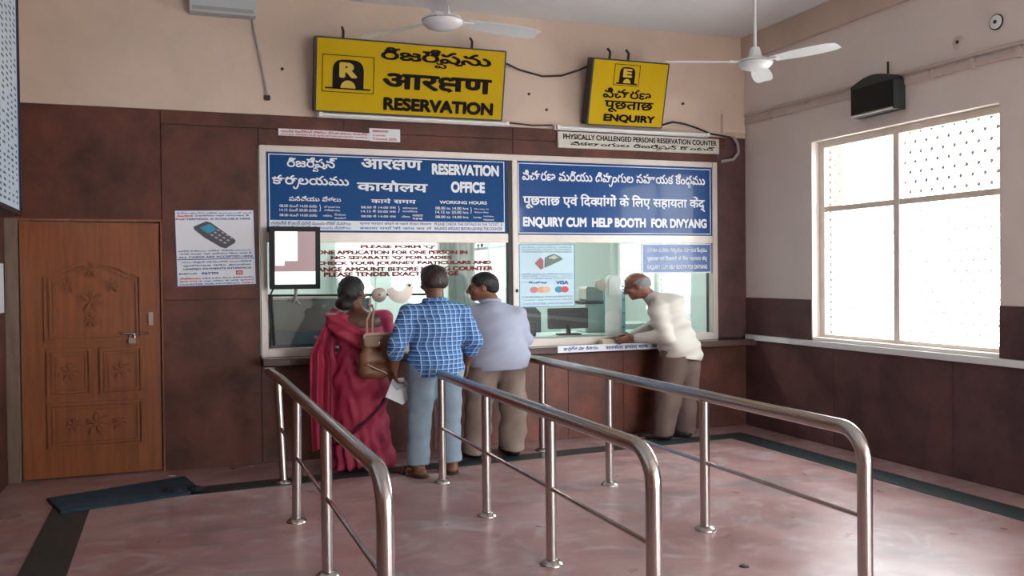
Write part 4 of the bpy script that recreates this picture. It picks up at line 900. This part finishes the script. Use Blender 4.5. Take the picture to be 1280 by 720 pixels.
def shirt(J, hem, cl, cr, fat=1.0, belly=.0, r=(.066, .056, .047)):
    S = Sdf(); R = J['R']
    S.ell(J['chest'] + R @ A(0, 0, .01), (.185 * fat, .118, .185), .05, R)
    hp = J['pel'] + A(0, 0, hem - J['pel'][2] - .06)
    S.cap(J['chest'] + R @ A(0, 0, -.05), J['pel'] + A(0, 0, .02), .135 * fat, .145 * fat, .04, R, (1.18, .82 + belly, 1)); S.cap(J['pel'] + A(0, 0, .03), hp, .15 * fat, .155 * fat, .04, J['Rp'], (1.15, .84 + belly, 1))
    nb = J['neckb']; S.cap(J['sh_l'], nb + A(0, 0, -.045), .058, .062, .05); S.cap(J['sh_r'], nb + A(0, 0, -.045), .058, .062, .05)
    for s, c in (('l', cl), ('r', cr)):
        a, e, w_ = J['sh_' + s], J['el_' + s], J['wr_' + s]
        end = e + (w_ - e) * c if c > 0 else a + (e - a) * (1 + c)
        if c > 0: S.chain([a, e, end], [r[0], r[1], r[2]], .03)
        else: S.cap(a, end, r[0], r[1], .03)
    return S
EYEW = mat('eye_white', (.35, .32, .30), .4)
def eyes(c, R, par):
    for s in (-1, 1):
        p = c + R @ A(s * .029, .081, .002); o = MB().lathe([(.0001, -.007), (.006, -.005), (.008, 0), (.006, .005), (.0001, .007)], 12, tuple(p * A(WIDE, WIDE, 1)), 'y').build('eye', EYEW, par, smooth=True)
        p = c + R @ A(s * .029, .085, .002); MB().lathe([(.0001, -.0055), (.004, -.004), (.005, 0), (.004, .004), (.0001, .0055)], 10, tuple(p * A(WIDE, WIDE, 1)), 'y').build('iris', BLACK, o, smooth=True)
def sandal(J, s, par, m):
    a_, t = J['an_' + s], J['toe_' + s]; hz = A(a_[0], a_[1], 0); tv_ = (A(t[0], t[1], 0) - hz); L_ = np.linalg.norm(tv_); tv_ /= L_
    so = Sdf().cap(hz - tv_ * .045 + A(0, 0, .009), A(t[0], t[1], .009) + tv_ * .03, .043, .046, .01, None, (1, 1, .22)); o = sobj('sandal', so, .005, m, par, relax=0)
    sd = np.cross(tv_, A(0, 0, 1)); st = []
    for f, hgt in ((.75, .052), (.45, .078)):
        pts = [(hz + tv_ * L_ * f + sd * .044 * math.cos(q) + A(0, 0, .01 + hgt * math.sin(q))) * A(WIDE, WIDE, 1) for q in [math.pi * k / 8 for k in range(9)]]
        MB().tube(pts, .007, 6).build('strap', m, o, smooth=True)
    pts = [(hz + A(0, 0, .05) - tv_ * (.045 * math.sin(q) + .0) + sd * .044 * math.cos(q) + tv_ * .02) * A(WIDE, WIDE, 1) for q in [math.pi * k / 8 for k in range(9)]]
    MB().tube(pts, .007, 6).build('strap', m, o, smooth=True)
def shoe(J, s, par, m):
    a_, t = J['an_' + s], J['toe_' + s]; hz = A(a_[0], a_[1], .04); tv_ = (t - hz); tv_[2] = 0; tv_ /= np.linalg.norm(tv_)
    S = Sdf().cap(hz - tv_ * .02, A(t[0], t[1], .035) + tv_ * .02, .046, .038, .02).cap(hz, hz + A(0, 0, .045), .045, .042, .02).plane((0, 0, .004), (0, 0, -1)); sobj('shoe', S, .006, m, par)
def trousers(J, r, low, amp=.006, wz=.0):
    S = Sdf(); S.ell(J['pel'], (.165 + wz, .118, .115), .04, J['Rp']); S.cap(J['pel'], J['pel'] + A(0, 0, .07), .105, .10, .03, J['Rp'], (1.35, .95, 1))
    for s in 'lr':
        a_ = J['an_' + s]; k_ = J['kn_' + s]; end = k_ + (a_ - k_) * ((k_[2] - low) / (k_[2] - a_[2]))
        S.chain([J['hip_' + s], k_, end], [r[0], r[1], r[2]], .02)
    S.plane((0, 0, low), (0, 0, -1)); return S

def skinm(n, c): 
    return mat(n, c, .45, var=.15, vscale=14, bump=.04, bscale=90, spec=.4)
SK1 = skinm('brown_skin', (.20, .085, .050)); SK2 = skinm('dark_brown_skin', (.13, .055, .034)); SK3 = skinm('warm_brown_skin', (.24, .10, .06)); SK4 = skinm('aged_brown_skin', (.21, .082, .055))
HAIR = mat('black_hair', (.012, .009, .008), .5, bump=.5, bscale=120, stretch=(1, 1, .2)); HAIRG = mat('grey_hair', (.22, .205, .195), .7, bump=.5, bscale=120); HAIR2 = mat('dark_brown_hair', (.03, .016, .012), .42, bump=.5, bscale=120, stretch=(1, 1, .2))
def check_mat():
    m = mat('blue_white_check', (.05, .17, .45), .8); nt = m.node_tree; L = nt.links.new; b = nt.nodes['Principled BSDF']
    tc = nt.nodes.new('ShaderNodeTexCoord'); sp_ = nt.nodes.new('ShaderNodeSeparateXYZ'); L(tc.outputs['Object'], sp_.inputs[0])
    def M_(op, a, b_=None):
        n = nt.nodes.new('ShaderNodeMath'); n.operation = op
        for i, v in enumerate((a, b_)):
            if v is None: continue
            if isinstance(v, (int, float)): n.inputs[i].default_value = v
            else: L(v, n.inputs[i])
        return n.outputs[0]
    def lines(src, per, w_, off=0.0): return M_('LESS_THAN', M_('FRACT', M_('ADD', M_('DIVIDE', src, per), off)), w_)
    xs_ = M_('ADD', sp_.outputs[0], M_('MULTIPLY', sp_.outputs[1], .35))
    a1 = lines(xs_, .050, .13, .03); a2 = lines(sp_.outputs[2], .036, .13, .1)
    wv = M_('MAXIMUM', a1, a2)
    d1 = lines(xs_, .050, .5, .5); d2 = lines(sp_.outputs[2], .036, .5, .5); dk = M_('MULTIPLY', M_('ADD', d1, d2), .5)
    mx = nt.nodes.new('ShaderNodeMix'); mx.data_type = 'RGBA'; L(dk, mx.inputs[0]); mx.inputs[6].default_value = (.075, .22, .48, 1); mx.inputs[7].default_value = (.02, .075, .25, 1)
    m2 = nt.nodes.new('ShaderNodeMix'); m2.data_type = 'RGBA'; L(wv, m2.inputs[0]); L(mx.outputs[2], m2.inputs[6]); m2.inputs[7].default_value = (.42, .60, .80, 1)
    L(m2.outputs[2], b.inputs['Base Color']); return m
CHECK = check_mat()
JEAN = mat('pale_blue_denim', (.25, .33, .40), .85, var=.2, vscale=7, bump=.1, bscale=120)
KHAKI = mat('khaki_cloth', (.27, .205, .165), .85, var=.15, vscale=5, bump=.05, bscale=60); BROWNT = mat('brown_trouser_cloth', (.13, .083, .07), .85, var=.15, vscale=5, bump=.05, bscale=60)
SHIRTB = mat('pale_blue_grey_shirt', (.40, .43, .54), .85, var=.08, vscale=5); JACKET = mat('cream_white_jacket', (.50, .465, .415), .85, var=.05, vscale=5, bump=.05, bscale=60)
LEATH = mat('black_leather', (.015, .012, .011), .4); TAN = mat('tan_leather', (.20, .085, .032), .45, var=.25, vscale=9, bump=.1, bscale=80); STRAP = mat('pale_tan_strap', (.42, .26, .18), .5); SANDM = mat('dark_brown_leather', (.05, .028, .02), .5)
def saree_mat():
    m = mat('magenta_saree', (.36, .025, .07), .6, spec=.35); nt = m.node_tree; L = nt.links.new; b = nt.nodes['Principled BSDF']
    tc = nt.nodes.new('ShaderNodeTexCoord'); v = nt.nodes.new('ShaderNodeTexVoronoi'); v.inputs['Scale'].default_value = 7.0; L(tc.outputs['Object'], v.inputs['Vector'])
    n = nt.nodes.new('ShaderNodeTexNoise'); n.inputs['Scale'].default_value = 5; n.inputs['Detail'].default_value = 5; L(tc.outputs['Object'], n.inputs['Vector'])
    r = nt.nodes.new('ShaderNodeValToRGB'); r.color_ramp.elements[0].position = .12; r.color_ramp.elements[1].position = .24; r.color_ramp.elements[0].color = (.11, .008, .04, 1); r.color_ramp.elements[1].color = (.36, .030, .075, 1); L(v.outputs['Distance'], r.inputs[0])
    mx = nt.nodes.new('ShaderNodeMix'); mx.data_type = 'RGBA'; L(n.outputs['Fac'], mx.inputs[0]); L(r.outputs[0], mx.inputs[6]); mx.inputs[7].default_value = (.30, .018, .045, 1); L(mx.outputs[2], b.inputs['Base Color']); return m
SAREE = saree_mat(); BLOUSE = mat('pink_blouse_cloth', (.50, .05, .13), .65, var=.15, vscale=8); BORDER = mat('dark_maroon_border', (.09, .008, .03), .6, var=.3, vscale=30)

# ---- man in the checked shirt
def man_checked():
    o = empty('person', (-3.66, -1.0, 0)); tag(o, 'man seen from behind in blue and white checked shirt and pale jeans, paper in hand', 'person')
    J = joints((0, 0, 1.19), (0, .0, .90), (0, 0, 1), (1, 0, 0), (.0, .03, 1.555), math.radians(3), math.radians(-14),
               neckb=(0, -.005, 1.385), sh_l=(-.165, 0, 1.305), sh_r=(.165, 0, 1.305), el_l=(-.255, -.03, 1.07), el_r=(.25, -.02, 1.07), wr_l=(-.255, .05, .855), wr_r=(.235, .10, .87),
               hip_l=(-.085, 0, .86), hip_r=(.085, 0, .86), kn_l=(-.105, .01, .46), kn_r=(.085, .015, .46), an_l=(-.125, -.02, .08), an_r=(.10, .01, .08), toe_l=(-.19, .12, .022), toe_r=(.13, .17, .022),
               hd_l=((.15, .15, -1), (0, 1, -.1), .75, (-1, 0, 0)), hd_r=((0, .2, -1), (0, 1, 0), .6, (1, 0, 0)))
    sobj('body', skin_body(J), .006, SK1, o)
    sobj('shirt', shirt(J, .80, .38, .38).plane((0, 0, .80), (0, 0, -1)), .008, CHECK, o, folds(.007, 26, 19, .5))
    for s in 'lr':
        e, w_ = J['el_' + s], J['wr_' + s]; p = e + (w_ - e) * .36; d = (w_ - e) / np.linalg.norm(w_ - e)
        sobj('cuff', Sdf().cap(p - d * .012, p + d * .02, .051, .05, .01), .007, CHECK, o)
    c = Sdf().chain([J['neckb'] + A(.068 * math.sin(t), -.01 - .062 * math.cos(t) + .008, .028 - .018 * (1 - math.cos(t)) * .6) for t in np.linspace(-2.2, 2.2, 12)], [.016] * 12, .01); sobj('collar', c, .007, CHECK, o)
    sobj('trousers', trousers(J, (.098, .076, .070), .095), .008, JEAN, o, folds(.005, 27, 24, 1.2))
    H_ = Sdf(); R = J['Rh']; h = J['head']; P = lambda x, y, z: h + R @ A(x, y, z)
    H_.ell(P(0, -.020, .030), (.084, .100, .104), .02, R).ell(P(0, -.045, -.02), (.076, .07, .075), .03, R).ell(P(0, .02, .085), (.062, .07, .045), .03, R).ell(P(0, .105, -.03), (.11, .075, .095), .01, R, sub=True).ell(P(.088, .0, -.02), (.022, .022, .032), .01, R, sub=True).ell(P(-.088, .0, -.02), (.022, .022, .032), .01, R, sub=True).plane(P(0, -.08, -.075), R @ A(0, .15, -1))
    sobj('hair', H_, .006, HAIR2, o, lambda P_: (.0012 * np.sin(150 * P_[..., 0]) * np.sin(130 * P_[..., 2] + 60 * P_[..., 1])).astype(np.float32))
    eyes(h, R, o); sandal(J, 'l', o, SANDM); sandal(J, 'r', o, SANDM)
    return o, J
oc, Jc = man_checked()
wl = Jc['wr_l'] * A(WIDE, WIDE, 1) + A(-3.66, -1.0, 0)
pp = empty('folded_papers', (wl[0] + .02, wl[1] + .015, .735)); tag(pp, 'folded white papers held low in the left hand of the checked-shirt man', 'papers')
MB().add([(-.03, 0, .04), (.06, .0, .05), (.16, 0, -.08), (.05, .0, -.17), (-.09, 0, -.10), (-.03, .004, .04), (.06, .004, .05), (.16, .004, -.08), (.05, .004, -.17), (-.09, .004, -.10)], [(0, 1, 2, 3, 4), (9, 8, 7, 6, 5)] + [(i, (i + 1) % 5, 5 + (i + 1) % 5, 5 + i) for i in range(5)]).build('sheet', PAPER, pp)
MB().add([(-.05, -.006, .02), (.03, -.006, .04), (.09, -.006, -.02), (.0, -.008, -.05)], [(0, 1, 2, 3)]).build('slip', mat('grey_slip', (.4, .42, .45), .6), pp)

# ---- woman
def woman():
    o = empty('person', (-4.19, -.55, 0)); tag(o, 'woman seen from behind in a magenta saree, dark hair in a low bun', 'person')
    J = joints((0, 0, 1.12), (0.0, .0, .84), (0, 0, 1), (1, 0, 0), (-.035, .03, 1.475), math.radians(-38), math.radians(-10),
               neckb=(-.01, 0, 1.32), sh_l=(-.15, 0, 1.245), sh_r=(.165, 0, 1.26), el_l=(-.215, .05, 1.0), el_r=(.215, .05, 1.03), wr_l=(-.10, .21, .985), wr_r=(.10, .21, 1.0),
               hip_l=(-.08, 0, .80), hip_r=(.08, 0, .80), kn_l=(-.08, .01, .43), kn_r=(.08, .015, .43), an_l=(-.07, .0, .07), an_r=(.09, .0, .07), toe_l=(-.08, .15, .02), toe_r=(.11, .15, .02),
               hd_l=((.7, .5, -.1), (0, .3, 1), .5, (0, 0, 1)), hd_r=((-.5, .6, 0), (0, .3, 1), .5, (0, 0, 1)))
    b = skin_body(J, True); b.ell((0, -.02, 1.22), (.14, .085, .10), .04); sobj('body', b, .006, SK2, o)
    B_ = Sdf(); B_.ell((0, 0, 1.13), (.158, .105, .17), .03).cap(J['sh_l'], J['sh_r'], .058, .058, .03)
    for s in 'lr': B_.cap(J['sh_' + s], J['sh_' + s] + (J['el_' + s] - J['sh_' + s]) * .62, .058, .054, .02)
    B_.ell((0, -.11, 1.30), (.085, .09, .10), .01, sub=True).ell((0, .09, 1.32), (.08, .09, .09), .01, sub=True).plane((0, 0, 1.32), (0, 0, 1)); sobj('blouse', B_, .007, BLOUSE, o, folds(.003, 30, 20))
    S = Sdf(); S.cap((0, 0, 1.04), (0, 0, .90), .115, .13, .03, None, (1.12, .9, 1)).cap((0, -.005, .90), (0, -.01, .72), .135, .155, .04, None, (1.15, .95, 1)).cap((0, -.01, .74), (.0, .0, .0), .152, .165, .04, None, (1.12, .85, 1)).cap((.05, -.03, .45), (.10, -.03, .02), .09, .12, .05)
    S.plane((0, 0, .035), (0, 0, -1)).plane((0, 0, 1.09), (.0, -.2, 1))
    def wp(P):
        x, y, z = P[..., 0], P[..., 1], P[..., 2]; th = np.arctan2(y, x); lowf = np.clip((.95 - z) / .9, 0, 1)
        return (.010 * lowf ** 2 * np.sin(15 * th + 6 * z + 2 * np.sin(4 * z)) + .006 * np.sin(24 * z + 18 * x + 2 * np.sin(6 * th)) + .004 * np.sin(41 * z - 31 * x + 4 * y)).astype(np.float32)
    sobj('saree_skirt', S, .008, SAREE, o, wp)
    # drape across back from right waist to left shoulder
    D_ = Sdf(); pts = [(.15, -.03, .92), (.10, -.105, 1.0), (0, -.125, 1.07), (-.09, -.105, 1.15), (-.15, -.06, 1.24), (-.155, .02, 1.295)]
    D_.chain(pts, [.055, .05, .06, .062, .055, .045], .03, sc=(1.15, .62, 1.0)); sobj('saree_drape', D_, .007, SAREE, o, lambda P: (.006 * np.sin(60 * (P[..., 2] - .75 * P[..., 0] * -1))).astype(np.float32))
    # pallu hanging down from the left arm
    V = []; nu, nv = 28, 30
    def pal(u, v):
        z = 1.27 - 1.08 * v
        xl = -.17 - .145 * min(1, v * 3.5) ** .6 - .012 * math.sin(3 * v); wd = .06 + .13 * min(1, v * 3) - .03 * v
        x = xl + wd * u; y = -.06 - .03 * math.sin(v * 2.4) + .022 * math.sin(u * 15 + v * 2.0) * min(1, v * 4) + .03 * u
        return x * WIDE, y * WIDE, z + .03 * math.sin(u * 3) * v
    for v in range(nv + 1):
        for u in range(nu + 1): V.append(pal(u / nu, v / nv))
    m = len(V); V += [(x, y + .010, z) for x, y, z in V]
    Fs = []; W_ = nu + 1
    for v in range(nv):
        for u in range(nu):
            a = v * W_ + u; Fs += [(a, a + 1, a + W_ + 1, a + W_), (m + a, m + a + W_, m + a + W_ + 1, m + a + 1)]
    for v in range(nv): a = v * W_; Fs += [(a, a + W_, m + a + W_, m + a), (a + nu, m + a + nu, m + a + nu + W_, a + nu + W_)]
    for u in range(nu): a = u; c_ = nv * W_ + u; Fs += [(a, m + a, m + a + 1, a + 1), (c_, c_ + 1, m + c_ + 1, m + c_)]
    MB().add(V, Fs).build('pallu', SAREE, o, smooth=True)
    bd_ = [tuple(A(*pal(.72, v / 30)) + A(0, -.012, 0)) for v in range(4, 29)]; MB().tube(bd_, .006, 6).build('pallu_border', BORDER, o, smooth=True)
    rg = [(.185 * math.cos(t) * WIDE, (-.01 + .165 * math.sin(t)) * WIDE, .42 + .20 * (math.cos(t))) for t in np.linspace(math.pi * 1.05, math.pi * 1.95, 16)]
    MB().tube(rg, .012, 6).build('skirt_border', BORDER, o, smooth=True)
    R = J['Rh']; h = J['head']; P = lambda x, y, z: h + R @ A(x, y, z); H_ = Sdf()
    H_.ell(P(0, -.018, .028), (.081, .099, .103), .02, R).ell(P(0, -.05, -.03), (.070, .062, .07), .03, R).ell(P(0, .105, -.03), (.105, .07, .10), .01, R, sub=True).ell(P(.09, .0, -.03), (.03, .03, .045), .01, R, sub=True).ell(P(-.09, .0, -.03), (.03, .03, .045), .01, R, sub=True)
    sobj('hair', H_, .006, HAIR, o, lambda P_: (.0018 * np.sin(170 * P_[..., 0] + 90 * P_[..., 2])).astype(np.float32))
    bc = A(-.105, -.075, 1.385); sobj('hair_bun', Sdf().ell(bc, (.058, .052, .062), .02).ell(bc + A(.01, -.03, -.01), (.035, .03, .04), .02), .006, HAIR, o, lambda P_: (.003 * np.sin(90 * np.linalg.norm(P_ - bc, axis=-1) * 2 + 60 * P_[..., 2])).astype(np.float32))
    eyes(h, R, o); MB().lathe([(.0001, -.006), (.006, 0), (.0001, .006)], 8, tuple(P(.084, -.005, -.05) * A(WIDE, WIDE, 1))).build('earring', mat('gold', (.7, .45, .12), .3, metal=1), o)
    for s in 'lr': sandal(J, s, o, LEATH)
    return o
woman()
bg_ = empty('handbag', (-4.095, -.82, .79)); tag(bg_, 'tan leather handbag hanging from the right shoulder of the woman in the saree', 'handbag')
S = Sdf().cap((-.065, 0, .04), (.065, 0, .04), .05, .05, .02, None, (1, .75, 1)).cap((-.065, 0, .15), (.065, 0, .15), .05, .05, .02, None, (1, .8, 1.2)).cap((-.055, 0, .28), (.055, 0, .28), .045, .045, .02, None, (1, .6, 1)).cap((-.07, 0, .05), (-.06, 0, .28), .045, .04, .02, None, (1, .8, 1)).cap((.07, 0, .05), (.06, 0, .28), .045, .04, .02, None, (1, .8, 1)); sobj('bag_body', S, .006, TAN, bg_, folds(.003, 40, 30))
MB().bevbox(-.12, .125, -.070, -.05, .25, .34, .02).build('flap', TAN, bg_, smooth=False, bevel=.004)
MB().bevbox(-.125, .13, -.066, -.048, .30, .36, .02).build('top_band', STRAP, bg_)
MB().lathe([(.0001, -.085), (.012, -.082), (.014, -.07)], 12, (.0, 0, .275), 'y').build('clasp', STEEL, bg_)
for dx in (0, .045): MB().tube([(-.09 + dx, -.03, .35), (-.085 + dx, -.01, .46), (-.04 + dx * .6, .06, .53), (-.035 + dx * .6, .14, .575), (-.03 + dx * .6, .20, .565)], .0085, 8).build('strap', STRAP, bg_, smooth=True)
MB().tube([(-.10, -.075, .11), (.06, -.078, .03)], .006, 6).build('seam', STRAP, bg_)

# ---- man in pale shirt
def man_pale():
    o = empty('person', (-2.95, -.52, 0)); tag(o, 'man in pale blue-grey shirt and khaki trousers turning his head left', 'person')
    J = joints((-.005, .02, 1.14), (.012, .0, .86), (-.05, .08, 1), (.97, -.22, 0), (-.085, .075, 1.50), math.radians(72), math.radians(-8),
               neckb=(-.03, .04, 1.36), sh_l=(-.155, .08, 1.26), sh_r=(.135, .0, 1.262), el_l=(-.20, .12, 1.02), el_r=(.205, .03, 1.02), wr_l=(-.17, .26, 1.0), wr_r=(.10, .22, .98),
               hip_l=(-.085, 0, .83), hip_r=(.085, 0, .83), kn_l=(-.14, .02, .44), kn_r=(.10, .0, .44), an_l=(-.17, .02, .08), an_r=(.095, .0, .08), toe_l=(-.23, .13, .022), toe_r=(.09, .15, .022),
               hd_l=((.3, .8, -.2), (.8, 0, .5), .5, (0, 0, 1)), hd_r=((-.6, .6, 0), (-.5, 0, .6), .5, (0, 0, 1)))
    sobj('body', skin_body(J), .006, SK3, o)
    sobj('shirt', shirt(J, .765, .75, .75, 1.10, .1).ell((-.06, .0, .86), (.14, .125, .13), .05).plane((0, 0, .775), (.07, 0, -1)), .008, SHIRTB, o, folds(.008, 22, 16, 2.0))
    c = Sdf().chain([J['neckb'] + A(-.01 + .066 * math.sin(t), -.058 * math.cos(t) + .012, .022 - .012 * (1 - math.cos(t)) * .6) for t in np.linspace(-2.2, 2.2, 12)], [.015] * 12, .01); sobj('collar', c, .007, SHIRTB, o)
    sobj('trousers', trousers(J, (.108, .098, .088), .05, wz=.01), .008, KHAKI, o, folds(.011, 20, 22, .2))
    H_ = Sdf(); R = J['Rh']; h = J['head']; P = lambda x, y, z: h + R @ A(x, y, z)
    H_.ell(P(0, -.018, .030), (.082, .098, .100), .02, R).ell(P(0, -.06, -.02), (.066, .05, .06), .03, R).ell(P(0, .110, -.045), (.11, .09, .11), .01, R, sub=True).ell(P(.088, .01, -.035), (.03, .03, .045), .01, R, sub=True).ell(P(-.088, .01, -.035), (.03, .03, .045), .01, R, sub=True).plane(P(0, -.08, -.07), R @ A(0, .2, -1))
    sobj('hair', H_, .006, HAIR, o, lambda P_: (.002 * np.sin(150 * P_[..., 1]) * np.sin(130 * P_[..., 2])).astype(np.float32)); sobj('moustache', Sdf().cap(P(-.024, .094, -.053), P(.024, .094, -.053), .007, .007, .006), .005, HAIR, o)
    eyes(h, R, o); shoe(J, 'l', o, LEATH); shoe(J, 'r', o, LEATH)
man_pale()

# ---- old man in the cream jacket leaning to the window
def man_old():
    o = empty('person', (-1.06, -.40, 0)); tag(o, 'elderly balding man with glasses in cream-white jacket leaning on the right counter', 'person')
    Lat = (.62, .55, 0)
    J = joints((-.075, .01, 1.14), (.01, .0, .86), (-.32, .06, 1), (.75, .60, .18), (-.295, .10, 1.485), math.radians(62), math.radians(-24), platv=(.85, .5, 0),
               neckb=(-.19, .06, 1.365), sh_l=(-.215, -.055, 1.275), sh_r=(-.03, .10, 1.335), el_l=(-.175, -.11, 1.01), el_r=(-.12, .17, 1.06), wr_l=(-.345, .06, .985), wr_r=(-.30, .17, .985),
               hip_l=(-.05, -.03, .82), hip_r=(.07, .02, .82), kn_l=(-.085, .0, .45), kn_r=(.085, .03, .45), an_l=(-.13, .0, .08), an_r=(.065, .04, .08), toe_l=(-.25, .08, .022), toe_r=(-.04, .13, .022),
               hd_l=((-.75, .6, -.25), (0, .4, 1), .35, (0, 0, 1)), hd_r=((-.8, .1, -.1), (0, -.2, 1), .5, (0, 0, 1)))
    sobj('body', skin_body(J), .006, SK4, o)
    S = Sdf(); R = J['R']
    S.ell(J['chest'] + A(-.02, 0, .04), (.165, .115, .21), .05, R).ell((-.06, -.0, 1.30), (.13, .11, .11), .05, R); S.cap((-.07, .0, 1.13), (.02, .0, .86), .135, .15, .05, J['Rp'], (1.08, .86, 1)).cap((.02, 0, .88), (.025, .0, .76), .152, .165, .04, J['Rp'], (1.08, .88, 1))
    S.cap(J['sh_l'], J['sh_r'], .062, .062, .04).cap(J['neckb'] + A(.05, 0, -.06), J['neckb'] + A(.0, 0, .0), .10, .062, .05)
    S.chain([J['sh_l'], J['el_l'], J['el_l'] + (J['wr_l'] - J['el_l']) * .85], [.072, .064, .050], .025); S.chain([J['sh_r'], J['el_r'], J['el_r'] + (J['wr_r'] - J['el_r']) * .85], [.068, .06, .05], .03)
    S.plane((0, 0, .775), (-.22, 0, -1))
    sobj('jacket', S, .007, JACKET, o, folds(.015, 24, 17, 3.0))
    c = Sdf().chain([J['neckb'] + A(.012 + .064 * math.sin(t) * .9, -.064 * math.cos(t), .022 - .16 * .064 * math.sin(t)) for t in np.linspace(-2.4, 2.4, 12)], [.017] * 12, .01); sobj('collar', c, .007, JACKET, o)
    sobj('trousers', trousers(J, (.108, .092, .086), .05), .008, BROWNT, o, folds(.011, 14, 24, .9))
    H_ = Sdf(); R = J['Rh']; h = J['head']; P = lambda x, y, z: h + R @ A(x, y, z)
    H_.ell(P(0, -.024, .012), (.080, .092, .084), .02, R).ell(P(0, .115, -.02), (.12, .105, .12), .01, R, sub=True).ell(P(0, .0, .105), (.075, .10, .075), .02, R, sub=True).ell(P(.088, .005, -.02), (.022, .026, .034), .01, R, sub=True).ell(P(-.088, .005, -.02), (.022, .026, .034), .01, R, sub=True).plane(P(0, -.07, -.06), R @ A(0, .2, -1))
    sobj('hair', H_, .006, HAIRG, o, lambda P_: (.0015 * np.sin(160 * P_[..., 0]) * np.sin(140 * P_[..., 2])).astype(np.float32))
    G = lambda x, y, z: tuple(P(x, y, z) * A(WIDE, WIDE, 1))
    gm = MB()
    for s in (-1, 1):
        gm.tube([G(s * .030 + .022 * math.cos(t), .108, .002 + .017 * math.sin(t)) for t in np.linspace(0, 2 * math.pi, 17)], .0028, 6)
        gm.tube([G(s * .052, .106, .006), G(s * .080, .06, .008), G(s * .083, .0, .006), G(s * .082, -.015, -.01)], .003, 6)
    gm.tube([G(-.009, .109, .004), G(.009, .109, .004)], .003, 6); gm.build('glasses', DARK, o, smooth=True)
    eyes(h, R, o); shoe(J, 'l', o, LEATH); shoe(J, 'r', o, LEATH)
man_old()
